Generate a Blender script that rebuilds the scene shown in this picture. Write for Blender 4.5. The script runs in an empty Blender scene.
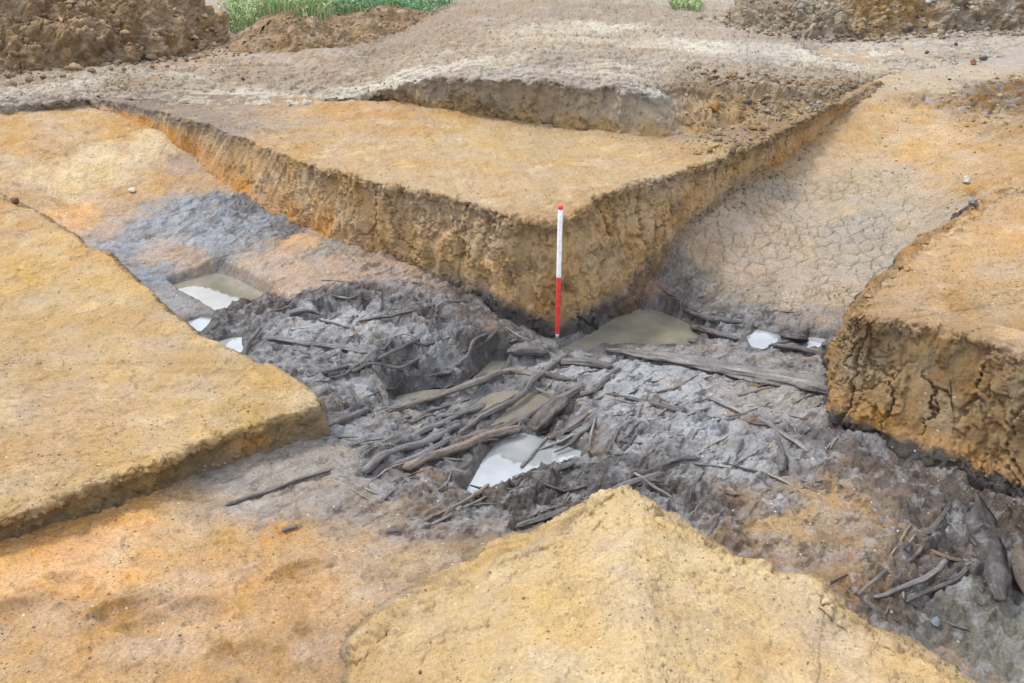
import bpy, math, random
import numpy as np
random.seed(7)
RS = np.random.RandomState(11)
scene = bpy.context.scene
COL = scene.collection
R = math.radians

# ------------------------------------------------------------------ camera
FPX, PITCH, H = 996.0, R(25.3), 2.9
cp, sp = math.cos(PITCH), math.sin(PITCH)

def world_at(px, py, z):
    """point at height z that the photograph shows at pixel (px, py)"""
    a = PITCH + math.atan((py - 341.5) / FPX)
    Y = (H - z) / math.tan(a)
    d = Y * cp + (H - z) * sp
    return np.array([(px - 512.0) / FPX * d, Y, z])

# ------------------------------------------------------------------ noise
_perm = RS.permutation(256)
_perm = np.concatenate([_perm, _perm, _perm]).astype(np.int32)
_ang = RS.rand(256) * 2 * np.pi
_g2 = np.stack([np.cos(_ang), np.sin(_ang)], 1)
_g3 = RS.randn(256, 3); _g3 /= np.linalg.norm(_g3, axis=1)[:, None]; _g2 = _g2.astype(np.float32); _g3 = _g3.astype(np.float32)

def fade(t): return t * t * t * (t * (t * 6 - 15) + 10)

def _pn2(x, y):
    xi = np.floor(x).astype(np.int32); yi = np.floor(y).astype(np.int32)
    xf = x - xi; yf = y - yi
    u = fade(xf); v = fade(yf)
    def g(ix, iy, dx, dy):
        k = _perm[_perm[ix & 255] + (iy & 255)]
        return _g2[k, 0] * dx + _g2[k, 1] * dy
    a = g(xi, yi, xf, yf); b = g(xi + 1, yi, xf - 1, yf)
    c = g(xi, yi + 1, xf, yf - 1); d = g(xi + 1, yi + 1, xf - 1, yf - 1)
    return ((a + (b - a) * u) * (1 - v) + (c + (d - c) * u) * v) * 1.5

def _pn3(x, y, z):
    xi = np.floor(x).astype(np.int32); yi = np.floor(y).astype(np.int32); zi = np.floor(z).astype(np.int32)
    xf = x - xi; yf = y - yi; zf = z - zi
    u = fade(xf); v = fade(yf); w = fade(zf)
    def g(i, j, k):
        q = _perm[_perm[_perm[(xi + i) & 255] + ((yi + j) & 255)] + ((zi + k) & 255)]
        return _g3[q, 0] * (xf - i) + _g3[q, 1] * (yf - j) + _g3[q, 2] * (zf - k)
    def l(a, b, t): return a + (b - a) * t
    return l(l(l(g(0,0,0), g(1,0,0), u), l(g(0,1,0), g(1,1,0), u), v),
             l(l(g(0,0,1), g(1,0,1), u), l(g(0,1,1), g(1,1,1), u), v), w) * 1.5

from concurrent.futures import ThreadPoolExecutor
_pool = ThreadPoolExecutor(6)
def _par(fn, *a):
    a = np.broadcast_arrays(*a); sh = a[0].shape; n = a[0].size
    a = [np.ascontiguousarray(q, dtype=np.float32).ravel() for q in a]
    if n < 20000: return fn(*a).reshape(sh).astype(float)
    cuts = np.linspace(0, n, max(4, n // 40000) + 1).astype(int)
    return np.concatenate(list(_pool.map(lambda k: fn(*[q[cuts[k]:cuts[k + 1]] for q in a]), range(len(cuts) - 1)))).reshape(sh).astype(float)
def pn2(x, y): return _par(_pn2, x, y)
def pn3(x, y, z): return _par(_pn3, x, y, z)

def fbm2(x, y, s, o=4, gain=.5, seed=0.):
    r = 0; a = 1.; t = 0
    for i in range(o):
        r = r + a * pn2(x * s + seed + 17.3 * i, y * s - seed * 1.7 + 9.1 * i); t += a
        a *= gain; s *= 2.03
    return r / t * 1.35

def ridge2(x, y, s, o=4, gain=.5, seed=0.):
    r = 0; a = 1.; t = 0
    for i in range(o):
        r = r + a * (1 - 2 * np.abs(pn2(x * s + seed + 7.3 * i, y * s - seed + 3.1 * i))); t += a
        a *= gain; s *= 2.1
    return r / t

def fbm3(P, s, o=3, gain=.5, seed=0., st=(1, 1, 1)):
    r = 0; a = 1.; t = 0
    for i in range(o):
        r = r + a * pn3(P[..., 0] * s * st[0] + seed + 5 * i, P[..., 1] * s * st[1] - seed, P[..., 2] * s * st[2] + 3 * i); t += a
        a *= gain; s *= 2.05
    return r / t * 1.35

def voro_edge(x, y, seed=0):
    return _par(lambda a, b: _voro(a, b, seed), x, y)

def _voro(x, y, seed=0):
    """F2-F1 of a jittered cell pattern"""
    xi = np.floor(x).astype(np.int64); yi = np.floor(y).astype(np.int64)
    f1 = np.full(x.shape, 9.); f2 = np.full(x.shape, 9.)
    for i in (-1, 0, 1):
        for j in (-1, 0, 1):
            k = _perm[_perm[(xi + i + seed) & 255] + ((yi + j) & 255)]
            jx = (k * 37 % 256) / 256.; jy = (k * 91 % 256) / 256.
            d = np.hypot(xi + i + .1 + .8 * jx - x, yi + j + .1 + .8 * jy - y)
            nf = d < f1
            f2 = np.where(nf, f1, np.minimum(f2, d)); f1 = np.where(nf, d, f1)
    return f2 - f1

def sst(a, b, x):
    t = np.clip((x - a) / (b - a), 0, 1); return t * t * (3 - 2 * t)

KALB = 1.45
def C(r, g, b):
    c = np.array([r, g, b]) / 255.; g_ = c.mean(); c = g_ + (c - g_) * .90
    return np.where(c <= .04045, c / 12.92, ((c + .055) / 1.055) ** 2.4) / KALB

# ------------------------------------------------------------------ mesh helpers
def grid_mesh(name, P, col, wet=None, closed=False):
    n, m = P.shape[:2]
    me = bpy.data.meshes.new(name)
    idx = np.arange(n * m).reshape(n, m)
    if closed: idx = np.concatenate([idx, idx[:, :1]], 1)
    q = np.stack([idx[:-1, :-1], idx[:-1, 1:], idx[1:, 1:], idx[1:, :-1]], -1).reshape(-1, 4)
    me.vertices.add(n * m); me.vertices.foreach_set('co', P.reshape(-1).astype(np.float32))
    me.loops.add(q.size); me.loops.foreach_set('vertex_index', q.reshape(-1).astype(np.int32))
    me.polygons.add(len(q))
    me.polygons.foreach_set('loop_start', np.arange(0, q.size, 4, dtype=np.int32))
    me.polygons.foreach_set('use_smooth', np.ones(len(q), dtype=bool))
    me.update(calc_edges=True)
    put_attr(me, col.reshape(-1, 3), None if wet is None else wet.reshape(-1))
    return me

def put_attr(me, col, wet=None):
    a = me.attributes.new('col', 'FLOAT_COLOR', 'POINT')
    n = len(me.vertices)
    c = np.ones((n, 4), np.float32); c[:, :3] = col
    a.data.foreach_set('color', c.reshape(-1))
    w = me.attributes.new('wet', 'FLOAT', 'POINT')
    w.data.foreach_set('value', (np.zeros(n) if wet is None else np.broadcast_to(wet, (n,))).astype(np.float32).copy())

def link(name, me, mat, parent=None, **kw):
    o = bpy.data.objects.new(name, me); COL.objects.link(o)
    if mat is not None: me.materials.append(mat)
    if parent: o.parent = parent
    for k, v in kw.items(): o[k] = v
    return o

def thing(name, me, mat, label, cat, group=None, centre=True):
    """one-mesh thing, origin moved to its own base"""
    if centre:
        n = len(me.vertices); co = np.empty(n * 3, np.float32); me.vertices.foreach_get('co', co)
        co = co.reshape(-1, 3); c = np.array([co[:, 0].mean(), co[:, 1].mean(), co[:, 2].min()])
        me.vertices.foreach_set('co', (co - c).astype(np.float32).reshape(-1)); me.update()
    o = link(name, me, mat)
    if centre: o.location = c
    o['label'] = label; o['category'] = cat
    if group: o['group'] = group
    return o

# ------------------------------------------------------------------ materials
def newmat(name):
    m = bpy.data.materials.new(name); m.use_nodes = True
    nt = m.node_tree; return m, nt, nt.nodes['Principled BSDF']

def soil_material(name, fine=1.0, speck=1.0, bump=1.0, rough_dry=.95, rough_wet=.24):
    m, nt, b = newmat(name); N = nt.nodes; L = nt.links
    at = N.new('ShaderNodeAttribute'); at.attribute_name = 'col'
    aw = N.new('ShaderNodeAttribute'); aw.attribute_name = 'wet'
    tc = N.new('ShaderNodeNewGeometry')
    def noise(s, d=6, r=.6):
        n = N.new('ShaderNodeTexNoise'); n.inputs['Scale'].default_value = s; n.inputs['Detail'].default_value = d
        n.inputs['Roughness'].default_value = r; L.new(tc.outputs['Position'], n.inputs['Vector']); return n
    def mapr(src, a, b_, c, d):
        n = N.new('ShaderNodeMapRange'); n.inputs[1].default_value = a; n.inputs[2].default_value = b_
        n.inputs[3].default_value = c; n.inputs[4].default_value = d; L.new(src, n.inputs[0]); return n.outputs[0]
    def mul(a, b_):
        n = N.new('ShaderNodeMath'); n.operation = 'MULTIPLY'; L.new(a, n.inputs[0])
        if isinstance(b_, float): n.inputs[1].default_value = b_
        else: L.new(b_, n.inputs[1])
        return n.outputs[0]
    n1 = noise(9, 8, .68); n2 = noise(70, 5, .65); n3 = noise(260, 3, .6)
    f = mul(mul(mapr(n1.outputs[0], .3, .7, 1 - .2 * fine, 1 + .2 * fine), mapr(n2.outputs[0], .3, .7, 1 - .28 * fine, 1 + .28 * fine)),
            mapr(n3.outputs[0], .3, .7, 1 - .2 * fine, 1 + .2 * fine))
    vm = N.new('ShaderNodeVectorMath'); vm.operation = 'SCALE'
    L.new(at.outputs['Color'], vm.inputs[0]); L.new(f, vm.inputs['Scale'])
    # pale grit and dark crumbs lying in the soil
    def flecks(scale, thr, colr, prev, keep):
        v = N.new('ShaderNodeTexVoronoi'); v.inputs['Scale'].default_value = scale
        L.new(tc.outputs['Position'], v.inputs['Vector'])
        r = mapr(v.outputs['Distance'], thr, thr * .6, 0, 1)
        sx = N.new('ShaderNodeSeparateColor'); L.new(v.outputs['Color'], sx.inputs[0])
        k = mapr(sx.outputs[0], keep, keep + .02, 0, 1)
        mx = N.new('ShaderNodeMix'); mx.data_type = 'RGBA'
        L.new(mul(mul(r, k), speck), mx.inputs[0]); L.new(prev, mx.inputs[6]); mx.inputs[7].default_value = (*colr, 1)
        return mx.outputs[2]
    c = flecks(38., .26, (.5, .45, .38), vm.outputs[0], .96)
    c = flecks(24., .2, (.10, .075, .05), c, .88)
    c = flecks(75., .3, (.13, .095, .065), c, .8)
    # soft smear of a second tint
    hs = N.new('ShaderNodeHueSaturation'); L.new(c, hs.inputs['Color'])
    n4 = noise(3.3, 6, .62); L.new(mapr(n4.outputs[0], .35, .65, .82, 1.12), hs.inputs['Saturation'])
    L.new(hs.outputs[0], b.inputs['Base Color'])
    # gloss from moisture
    wn = mul(aw.outputs['Fac'], mapr(n1.outputs[0], .35, .6, .35, 1.0))
    L.new(mapr(wn, 0, 1, rough_dry, rough_wet), b.inputs['Roughness'])
    L.new(mapr(wn, 0, 1, .15, .8), b.inputs['Specular IOR Level'])
    # relief
    h = None; prev = None
    for nn, dist in ((noise(16, 6, .7), .012), (noise(60, 5, .68), .006), (noise(210, 4, .6), .0022)):
        bp = N.new('ShaderNodeBump'); bp.inputs['Strength'].default_value = .95 * bump
        bp.inputs['Distance'].default_value = dist * 2.4
        L.new(nn.outputs[0], bp.inputs['Height'])
        if prev: L.new(prev, bp.inputs['Normal'])
        prev = bp.outputs[0]
    L.new(prev, b.inputs['Normal'])
    return m

M_floor = soil_material('trench_soil', .9, .9, .7)
M_top = soil_material('stripped_soil', .62, .8, .75)
M_road = soil_material('trampled_soil', .6, .7, .6)
M_wood = soil_material('waterlogged_wood', .9, .25, .7, .85, .36)

def plain(name, rgb, rough=.5, metal=0., nz=0.):
    m, nt, b = newmat(name)
    b.inputs['Roughness'].default_value = rough; b.inputs['Metallic'].default_value = metal
    n = nt.nodes.new('ShaderNodeTexNoise'); n.inputs['Scale'].default_value = 35; n.inputs['Detail'].default_value = 6
    g = nt.nodes.new('ShaderNodeNewGeometry'); nt.links.new(g.outputs['Position'], n.inputs['Vector'])
    r = nt.nodes.new('ShaderNodeValToRGB'); r.color_ramp.elements[0].position = .35; r.color_ramp.elements[1].position = .6
    r.color_ramp.elements[0].color = (*[c * (1 - nz) for c in rgb], 1); r.color_ramp.elements[1].color = (*rgb, 1)
    nt.links.new(n.outputs[0], r.inputs[0]); nt.links.new(r.outputs[0], b.inputs['Base Color'])
    return m

def water_material(name, rgb):
    m, nt, b = newmat(name); N = nt.nodes; L = nt.links
    b.inputs['Roughness'].default_value = .03; b.inputs['IOR'].default_value = 1.95
    n = N.new('ShaderNodeTexNoise'); n.inputs['Scale'].default_value = 5; n.inputs['Detail'].default_value = 5
    g = N.new('ShaderNodeNewGeometry'); L.new(g.outputs['Position'], n.inputs['Vector'])
    r = N.new('ShaderNodeValToRGB'); r.color_ramp.elements[0].position = .3; r.color_ramp.elements[1].position = .7
    r.color_ramp.elements[0].color = (*[c * .75 for c in rgb], 1); r.color_ramp.elements[1].color = (*[c * 1.2 for c in rgb], 1)
    L.new(n.outputs[0], r.inputs[0]); L.new(r.outputs[0], b.inputs['Base Color'])
    n2 = N.new('ShaderNodeTexNoise'); n2.inputs['Scale'].default_value = 14; n2.inputs['Detail'].default_value = 2
    L.new(g.outputs['Position'], n2.inputs['Vector'])
    bp = N.new('ShaderNodeBump'); bp.inputs['Strength'].default_value = .06; bp.inputs['Distance'].default_value = .004
    L.new(n2.outputs[0], bp.inputs['Height']); L.new(bp.outputs[0], b.inputs['Normal'])
    return m

# ------------------------------------------------------------------ trench floor: broad height
HC = [  # px, py, z
 (557,342,0),(600,330,-.01),(650,330,-.02),(690,318,.06),(690,352,.02),(760,345,.05),(815,345,.06),(800,390,.07),(823,419,.08),(870,440,.06),
 (750,430,.06),(680,440,.05),(620,430,.03),(600,400,.03),(620,370,.03),(640,480,.03),(700,480,.05),(780,490,.05),(850,480,.03),(950,472,-.01),(1024,497,-.06),
 (720,520,.04),(800,550,.03),(860,570,.0),(900,540,-.01),(950,520,-.03),(900,600,-.08),(940,630,-.17),(1000,640,-.22),(1024,600,-.2),(985,590,-.1),(1010,540,-.07),
 (960,670,-.2),(1024,690,-.25),
 (575,450,-.04),(530,455,-.05),(490,480,-.05),(540,400,-.04),(500,400,-.04),(440,391,-.03),(500,366,-.03),(400,400,-.02),(560,385,-.01),(590,380,.01),
 (520,480,0),(560,490,.02),(600,470,.02),(470,510,.03),(440,490,.04),(420,520,.07),(380,500,.07),(350,460,.08),(380,440,.05),(420,425,.03),(440,460,.0),(340,425,.09),
 (328,438,.10),(249,458,.13),(169,486,.15),(67,526,.17),(0,549,.19),(-150,600,.2),(100,600,.19),(0,683,.23),(200,560,.16),(200,640,.2),(300,540,.13),(320,600,.17),(300,690,.22),(400,580,.14),(450,560,.11),(520,530,.06),
 (516,322,.08),(530,345,.0),(505,338,.13),(480,300,.19),(470,340,.15),(440,280,.27),(440,318,.22),(400,262,.31),(430,348,.15),(430,362,.07),(385,370,.12),(390,388,.05),(345,388,.11),(330,360,.16),(300,345,.18),(350,310,.24),(400,320,.23),(340,245,.37),(330,280,.3),
 (250,203,.46),(300,222,.41),(270,250,.34),(250,320,.20),(215,290,.17),(180,285,.2),(230,340,.16),(180,310,.19),(150,280,.22),(290,300,.25),(270,280,.25),(215,262,.25),(150,240,.31),(200,225,.38),(120,235,.33),(60,215,.45),
 (190,158,.63),(160,135,.79),(131,120,.86),(100,112,.9),(120,160,.66),(100,190,.52),(60,180,.6),(0,180,.66),(0,150,.78),(50,130,.86),(0,121,.9),(-200,130,.9),(-200,200,.7),
 (640,290,.1),(665,262,.22),(690,232,.39),(714,208,.5),(750,180,.56),(790,155,.62),(830,120,.8),(865,93,.97),
 (700,295,.09),(760,305,.1),(820,310,.14),(730,260,.24),(800,250,.28),(860,260,.28),(800,200,.46),(870,210,.46),(930,215,.52),(850,160,.64),(920,160,.68),(980,170,.78),(1024,170,.84),(900,120,.85),(960,120,.9),(1024,130,.93),(960,75,.98),(900,85,.97),(1024,62,.99),(1300,120,1.0),(1300,60,1.0),
]
_hp = np.array([world_at(*c) for c in HC])
_ext = np.array([(-9, 8, .9), (-9, 3, .5), (-9, 0, .4), (-3, -3, .3), (2.6, 0, -.2), (3, -3, -.1), (9, 8, 1.), (9, 5, .6), (-9, 12, .95), (0, 12, .95), (9, 12, .95)])
_hp = np.concatenate([_hp, _ext])
_n = len(_hp)
def _phi(d2): return np.sqrt(d2 + .02)
_A = np.zeros((_n + 3, _n + 3))
_d2 = ((_hp[:, None, :2] - _hp[None, :, :2]) ** 2).sum(-1)
_A[:_n, :_n] = _phi(_d2) - np.eye(_n) * .02
_A[:_n, _n:] = np.c_[_hp[:, :2], np.ones(_n)]; _A[_n:, :_n] = _A[:_n, _n:].T
_w = np.linalg.solve(_A, np.r_[_hp[:, 2], 0, 0, 0])

def F0(x, y):
    x = np.asarray(x, float); y = np.asarray(y, float); sh = x.shape
    def part(xf, yf):
        r = np.zeros(xf.shape)
        for i in range(_n): r += _w[i] * _phi((xf - _hp[i, 0]) ** 2 + (yf - _hp[i, 1]) ** 2)
        return r + _w[_n] * xf + _w[_n + 1] * yf + _w[_n + 2]
    xf = x.ravel(); yf = y.ravel()
    if xf.size < 20000: r = part(xf, yf)
    else:
        cu = np.linspace(0, xf.size, 33).astype(int); r = np.concatenate(list(_pool.map(lambda k: part(xf[cu[k]:cu[k+1]], yf[cu[k]:cu[k+1]]), range(32))))
    return np.clip(r, -.3, 1.0).reshape(sh)

def hit(px, py):
    z = .1
    for _ in range(14):
        p = world_at(px, py, z); z = .5 * z + .5 * float(F0(p[0], p[1]))
    return world_at(px, py, z)

# ------------------------------------------------------------------ puddles (outline in place, flat water)
PUD = [
 ('olive', [(172,285),(189,280),(215,273),(229,276),(249,286),(268,296),(266,303),(239,308),(215,311),(199,301),(182,293)], .165),
 ('sky_pale', [(187,322),(201,317),(214,318),(206,326),(200,333),(192,328)], .165),
 ('sky_pale', [(217,342),(230,338),(242,337),(244,349),(237,356),(226,350)], .145),
 ('olive', [(557,351),(581,338),(615,318),(635,309),(662,312),(689,324),(699,336),(690,350),(662,350),(628,345),(608,347),(581,351)], -.03),
 ('olive', [(479,400),(490,393),(518,390),(521,394),(496,408),(479,415),(459,421),(469,408)], -.055),
 ('olive', [(490,426),(504,412),(524,396),(540,387),(551,388),(562,396),(540,411),(512,424)], -.055),
 ('sky_pale', [(464,495),(480,464),(494,446),(514,431),(534,435),(548,440),(582,451),(578,463),(553,465),(532,472),(512,483),(499,492),(486,498)], -.07),
 ('olive', [(391,404),(398,396),(423,390),(460,385),(473,376),(492,361),(508,360),(500,371),(475,383),(453,392),(423,400)], -.045),
 ('sky_pale', [(746,338),(756,329),(768,332),(786,336),(782,342),(765,350),(751,347)], .04),
 ('sky_pale', [(797,345),(809,337),(827,339),(824,346),(805,350)], .045),
]
PUDW = [(k, np.array([world_at(px, py, z)[:2] for px, py in poly]), z) for k, poly, z in PUD]

def sdist(x, y, poly):
    d = np.full(x.shape, 1e9); ins = np.zeros(x.shape, bool)
    n = len(poly)
    for i in range(n):
        a = poly[i]; b = poly[(i + 1) % n]; e = b - a
        t = np.clip(((x - a[0]) * e[0] + (y - a[1]) * e[1]) / (e @ e), 0, 1)
        d = np.minimum(d, np.hypot(x - a[0] - t * e[0], y - a[1] - t * e[1]))
        c = ((a[1] > y) != (b[1] > y)) & (x < (b[0] - a[0]) * (y - a[1]) / (b[1] - a[1] + 1e-12) + a[0])
        ins ^= c
    return np.where(ins, -d, d)

def pldist(x, y, pts):
    d = np.full(x.shape, 1e9)
    for a, b in zip(pts[:-1], pts[1:]):
        e = b - a; t = np.clip(((x - a[0]) * e[0] + (y - a[1]) * e[1]) / (e @ e + 1e-12), 0, 1)
        d = np.minimum(d, np.hypot(x - a[0] - t * e[0], y - a[1] - t * e[1]))
    return d

# ------------------------------------------------------------------ colour maps
OR=(230,174,106); OO=(224,162,88); YE=(222,194,146); PK=(188,158,132); OL=(196,156,104); BG=(142,149,158); GM=(150,147,146); DM=(104,98,98); DD=(76,71,70)
LG=(180,181,184); BR=(150,124,98); CG=(186,164,138); GY=(170,158,146); PB=(174,154,138)  # LG: slight blue sky sheen painted into the pale mud
#            px  py  colour mud wet crack
FC = [
 (0,140,OL,.1,0,0),(50,150,OL,.1,0,0),(60,180,YE,.1,0,0),(100,165,YE,.1,0,0),(30,195,OL,.1,0,0),(150,145,YE,.1,0,0),(0,128,OL,.1,0,0),(120,130,OL,.1,0,0),(180,160,PK,.2,0,0),(220,180,OL,.2,.1,0),
 (80,215,OR,.1,0,0),(130,200,OL,.15,.1,0),(160,185,OL,.1,.1,0),(110,235,PK,.2,.3,0),(150,220,BG,.4,.6,0),(190,205,BG,.5,.7,0),(220,210,BG,.6,.7,0),(240,205,DM,.6,.7,0),(200,235,BG,.4,.7,0),(120,245,BG,.4,.6,0),
 (260,225,BG,.5,.6,0),(290,232,DM,.5,.6,0),(320,245,(150,138,120),.4,.4,0),(250,245,(150,142,134),.4,.5,0),(225,250,BG,.5,.6,0),(170,255,PK,.3,.4,0),(200,262,PK,.3,.3,0),(280,265,PK,.2,.3,0),(320,270,PK,.25,.3,0),
 (150,275,BG,.4,.6,0),(165,300,GM,.3,.6,0),(180,315,GM,.3,.6,0),(240,272,PK,.2,.3,0),(290,290,PK,.2,.3,0),(350,275,PK,.3,.3,0),(400,270,PK,.4,.4,0),(430,285,(160,138,122),.4,.4,0),(300,240,OR,.2,.2,0),
 (250,315,DD,.8,.8,0),(225,325,DM,.8,.8,0),(280,310,DM,.9,.7,0),(330,298,DM,.9,.6,0),(370,292,DM,.9,.6,0),(300,325,LG,.5,.5,0),(350,322,LG,.5,.5,0),(380,335,LG,.5,.5,0),(320,345,GM,.7,.5,0),(280,345,GM,.6,.5,0),
 (400,310,GM,.8,.5,0),(430,305,DM,1,.5,0),(460,300,(128,112,102),.6,.4,0),(480,320,(140,122,110),.5,.3,0),(410,350,DM,1,.6,0),(440,340,GM,.9,.5,0),(340,375,GM,.8,.6,0),(370,385,LG,.5,.5,0),(400,375,DD,1,.7,0),(430,365,DD,1,.7,0),(470,350,DM,.9,.6,0),(500,340,DM,.6,.6,0),
 (520,350,GM,.5,.6,0),(545,355,GM,.5,.6,0),(350,405,DM,.8,.6,0),(345,430,GM,.6,.4,0),(380,420,GM,.6,.5,0),(420,410,GM,.5,.5,0),(460,400,GM,.5,.5,0),(380,455,DM,.7,.6,0),(430,440,GM,.7,.6,0),(440,470,(100,90,84),.6,.5,0),(500,440,DM,.6,.7,0),
 (560,420,DM,.7,.6,0),(590,385,GM,.5,.6,0),(610,380,LG,.5,.5,0),(640,375,LG,.5,.5,0),(560,370,LG,.4,.5,0),(620,400,LG,.5,.5,0),(660,420,GM,.6,.5,0),(700,400,LG,.5,.5,0),(740,395,(158,148,140),.4,.4,0),(790,405,(170,160,150),.4,.4,0),(700,430,LG,.55,.5,0),(760,440,GM,.5,.5,0),
 (600,430,GM,.6,.5,0),(650,450,GM,.6,.5,0),(590,460,DM,.8,.5,0),(620,465,DM,.8,.5,0),(700,465,GM,.6,.5,0),(740,465,LG,.5,.4,0),(800,450,GM,.6,.4,0),(820,430,DM,.6,.4,0),(850,460,(120,102,90),.6,.3,0),(900,480,(118,100,88),.6,.3,0),(960,490,(110,94,82),.6,.3,0),
 (560,490,(96,86,80),.9,.5,0),(520,505,(92,82,76),.9,.5,0),(480,520,GM,.7,.4,0),(650,490,(104,94,88),.8,.5,0),(690,505,(112,100,94),.8,.4,0),(720,530,(140,120,100),.7,.3,0),
 (760,500,(150,128,106),.6,.3,0),(780,520,(196,158,100),.4,.1,0),(820,510,(190,154,100),.4,.1,0),(860,520,(186,150,104),.4,.15,0),(830,540,(172,144,116),.4,.3,0),(780,555,(168,136,104),.4,.2,0),(860,550,(180,144,104),.4,.2,0),(850,590,(180,136,84),.4,.1,0),(900,530,(156,130,104),.4,.3,0),
 (870,610,(104,96,90),.7,.4,0),(920,560,DM,.9,.5,0),(950,530,DM,.9,.4,0),(980,520,DD,.9,.4,0),(1010,530,(120,100,80),.7,.3,0),(930,600,DM,.9,.5,0),(960,600,(130,124,108),.5,.5,0),(1000,620,(150,144,126),.4,.4,0),(940,650,(124,120,108),.5,.4,0),(1020,650,(142,136,118),.4,.4,0),(985,585,DD,.7,.4,0),(980,680,(140,134,118),.4,.4,0),
 (330,450,(165,152,138),.3,.3,0),(280,465,GY,.3,.35,0),(240,480,(160,146,134),.35,.4,0),(300,490,(168,150,130),.35,.3,0),(220,495,(172,148,120),.3,.3,0),(270,510,GY,.35,.3,0),(340,500,(160,146,132),.4,.4,0),(400,490,(128,116,108),.6,.5,0),(380,520,(168,146,122),.4,.3,0),(430,530,(150,130,112),.5,.3,0),
 (180,500,(186,152,108),.2,.15,0),(130,520,OR,.15,.05,0),(60,545,OO,.15,.05,0),(0,570,OR,.1,0,0),(200,530,(206,164,108),.15,.05,0),(280,545,(204,156,96),.15,.05,0),(340,550,(196,158,112),.2,.1,0),(400,550,(186,156,120),.25,.15,0),(100,580,OR,.12,.05,0),(50,620,(198,154,104),.15,.05,0),(120,610,(190,144,92),.3,.1,0),
 (0,660,(196,156,108),.1,.05,0),(150,650,(200,158,108),.12,.05,0),(230,600,(206,160,106),.1,.05,0),(300,600,(200,152,96),.12,.05,0),(300,660,(188,150,106),.15,.05,0),(350,600,(202,160,108),.15,.05,0),(420,575,(180,150,112),.2,.1,0),(460,550,(160,136,106),.3,.2,0),(330,640,(182,140,92),.15,.05,0),(500,540,(150,130,108),.4,.2,0),
 (600,335,DM,.3,.8,0),(680,300,DM,.7,.5,0),(700,320,DM,.8,.7,0),(720,315,DM,.7,.6,0),(760,320,GM,.6,.5,0),(740,345,GM,.6,.7,0),(800,330,(150,138,126),.5,.4,.3),(830,335,DM,.6,.5,.2),(830,320,(160,144,124),.3,.2,.6),
 (650,280,DM,.4,.5,0),(668,275,(120,112,104),.3,.4,.2),(690,285,(140,126,108),.5,.3,.5),(720,290,(148,134,114),.4,.2,.8),(760,290,(166,148,124),.3,.1,1),(700,260,(182,156,128),.15,.1,.9),(740,270,(184,160,134),.1,.05,1),(800,290,CG,.1,0,1),(840,290,CG,.1,0,1),
 (730,230,(188,164,136),.1,0,1),(790,250,CG,.1,0,1),(850,260,(176,162,142),.1,0,1),(800,210,(184,164,138),.1,0,1),(870,230,(172,160,144),.1,0,1),(900,215,(176,162,142),.1,0,.9),(850,190,(182,162,134),.1,0,1),(750,195,(180,160,132),.1,0,.9),(830,165,(192,164,126),.1,0,.7),(900,180,(186,164,134),.1,0,.7),(940,200,(182,160,130),.1,0,.6),
 (960,210,(170,158,138),.1,0,.4),(880,150,(198,164,118),.1,0,.1),(850,130,(190,152,102),.2,0,0),(950,170,(194,156,104),.15,0,.1),(900,120,(196,160,110),.15,0,0),(860,105,(186,152,108),.2,0,0),(940,140,(204,166,116),.1,0,0),(980,190,(190,150,98),.1,0,0),(1010,160,(188,150,100),.2,0,0),(1000,130,(180,144,96),.3,0,0),
 (990,100,(158,122,78),.9,0,0),(1024,90,(150,116,74),.9,0,0),(950,100,(176,142,96),.5,0,0),(920,85,(188,168,138),.15,0,0),(960,72,(184,166,142),.1,0,0),(1010,62,(176,162,146),.1,0,0),(880,85,(186,162,128),.15,0,0),(1100,80,(176,150,116),.3,0,0),(1150,130,(184,150,104),.2,0,0),
]
_fcp = []; _fcv = []
for px, py, c, mud, wet, crk in FC:
    p = hit(px, py); _fcp.append(p[:2]); _fcv.append([*C(*c), mud, wet, crk])
_fcp = np.array(_fcp); _fcv = np.array(_fcv)

def shep(x, y, pts, vals, e=.10):
    sh = x.shape; x = x.ravel().astype(np.float32); y = y.ravel().astype(np.float32)
    vals = vals.astype(np.float32); pts = pts.astype(np.float32)
    def part(a, b):
        D = (a[:, None] - pts[None, :, 0]) ** 2 + (b[:, None] - pts[None, :, 1]) ** 2 + e * e
        Wt = 1 / (D * D); return (Wt @ vals) / Wt.sum(1)[:, None]
    cu = np.linspace(0, x.size, max(1, x.size // 12000) + 1).astype(int)
    return np.concatenate(list(_pool.map(lambda k: part(x[cu[k]:cu[k+1]], y[cu[k]:cu[k+1]]), range(len(cu) - 1)))).astype(float).reshape(*sh, -1)

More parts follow.
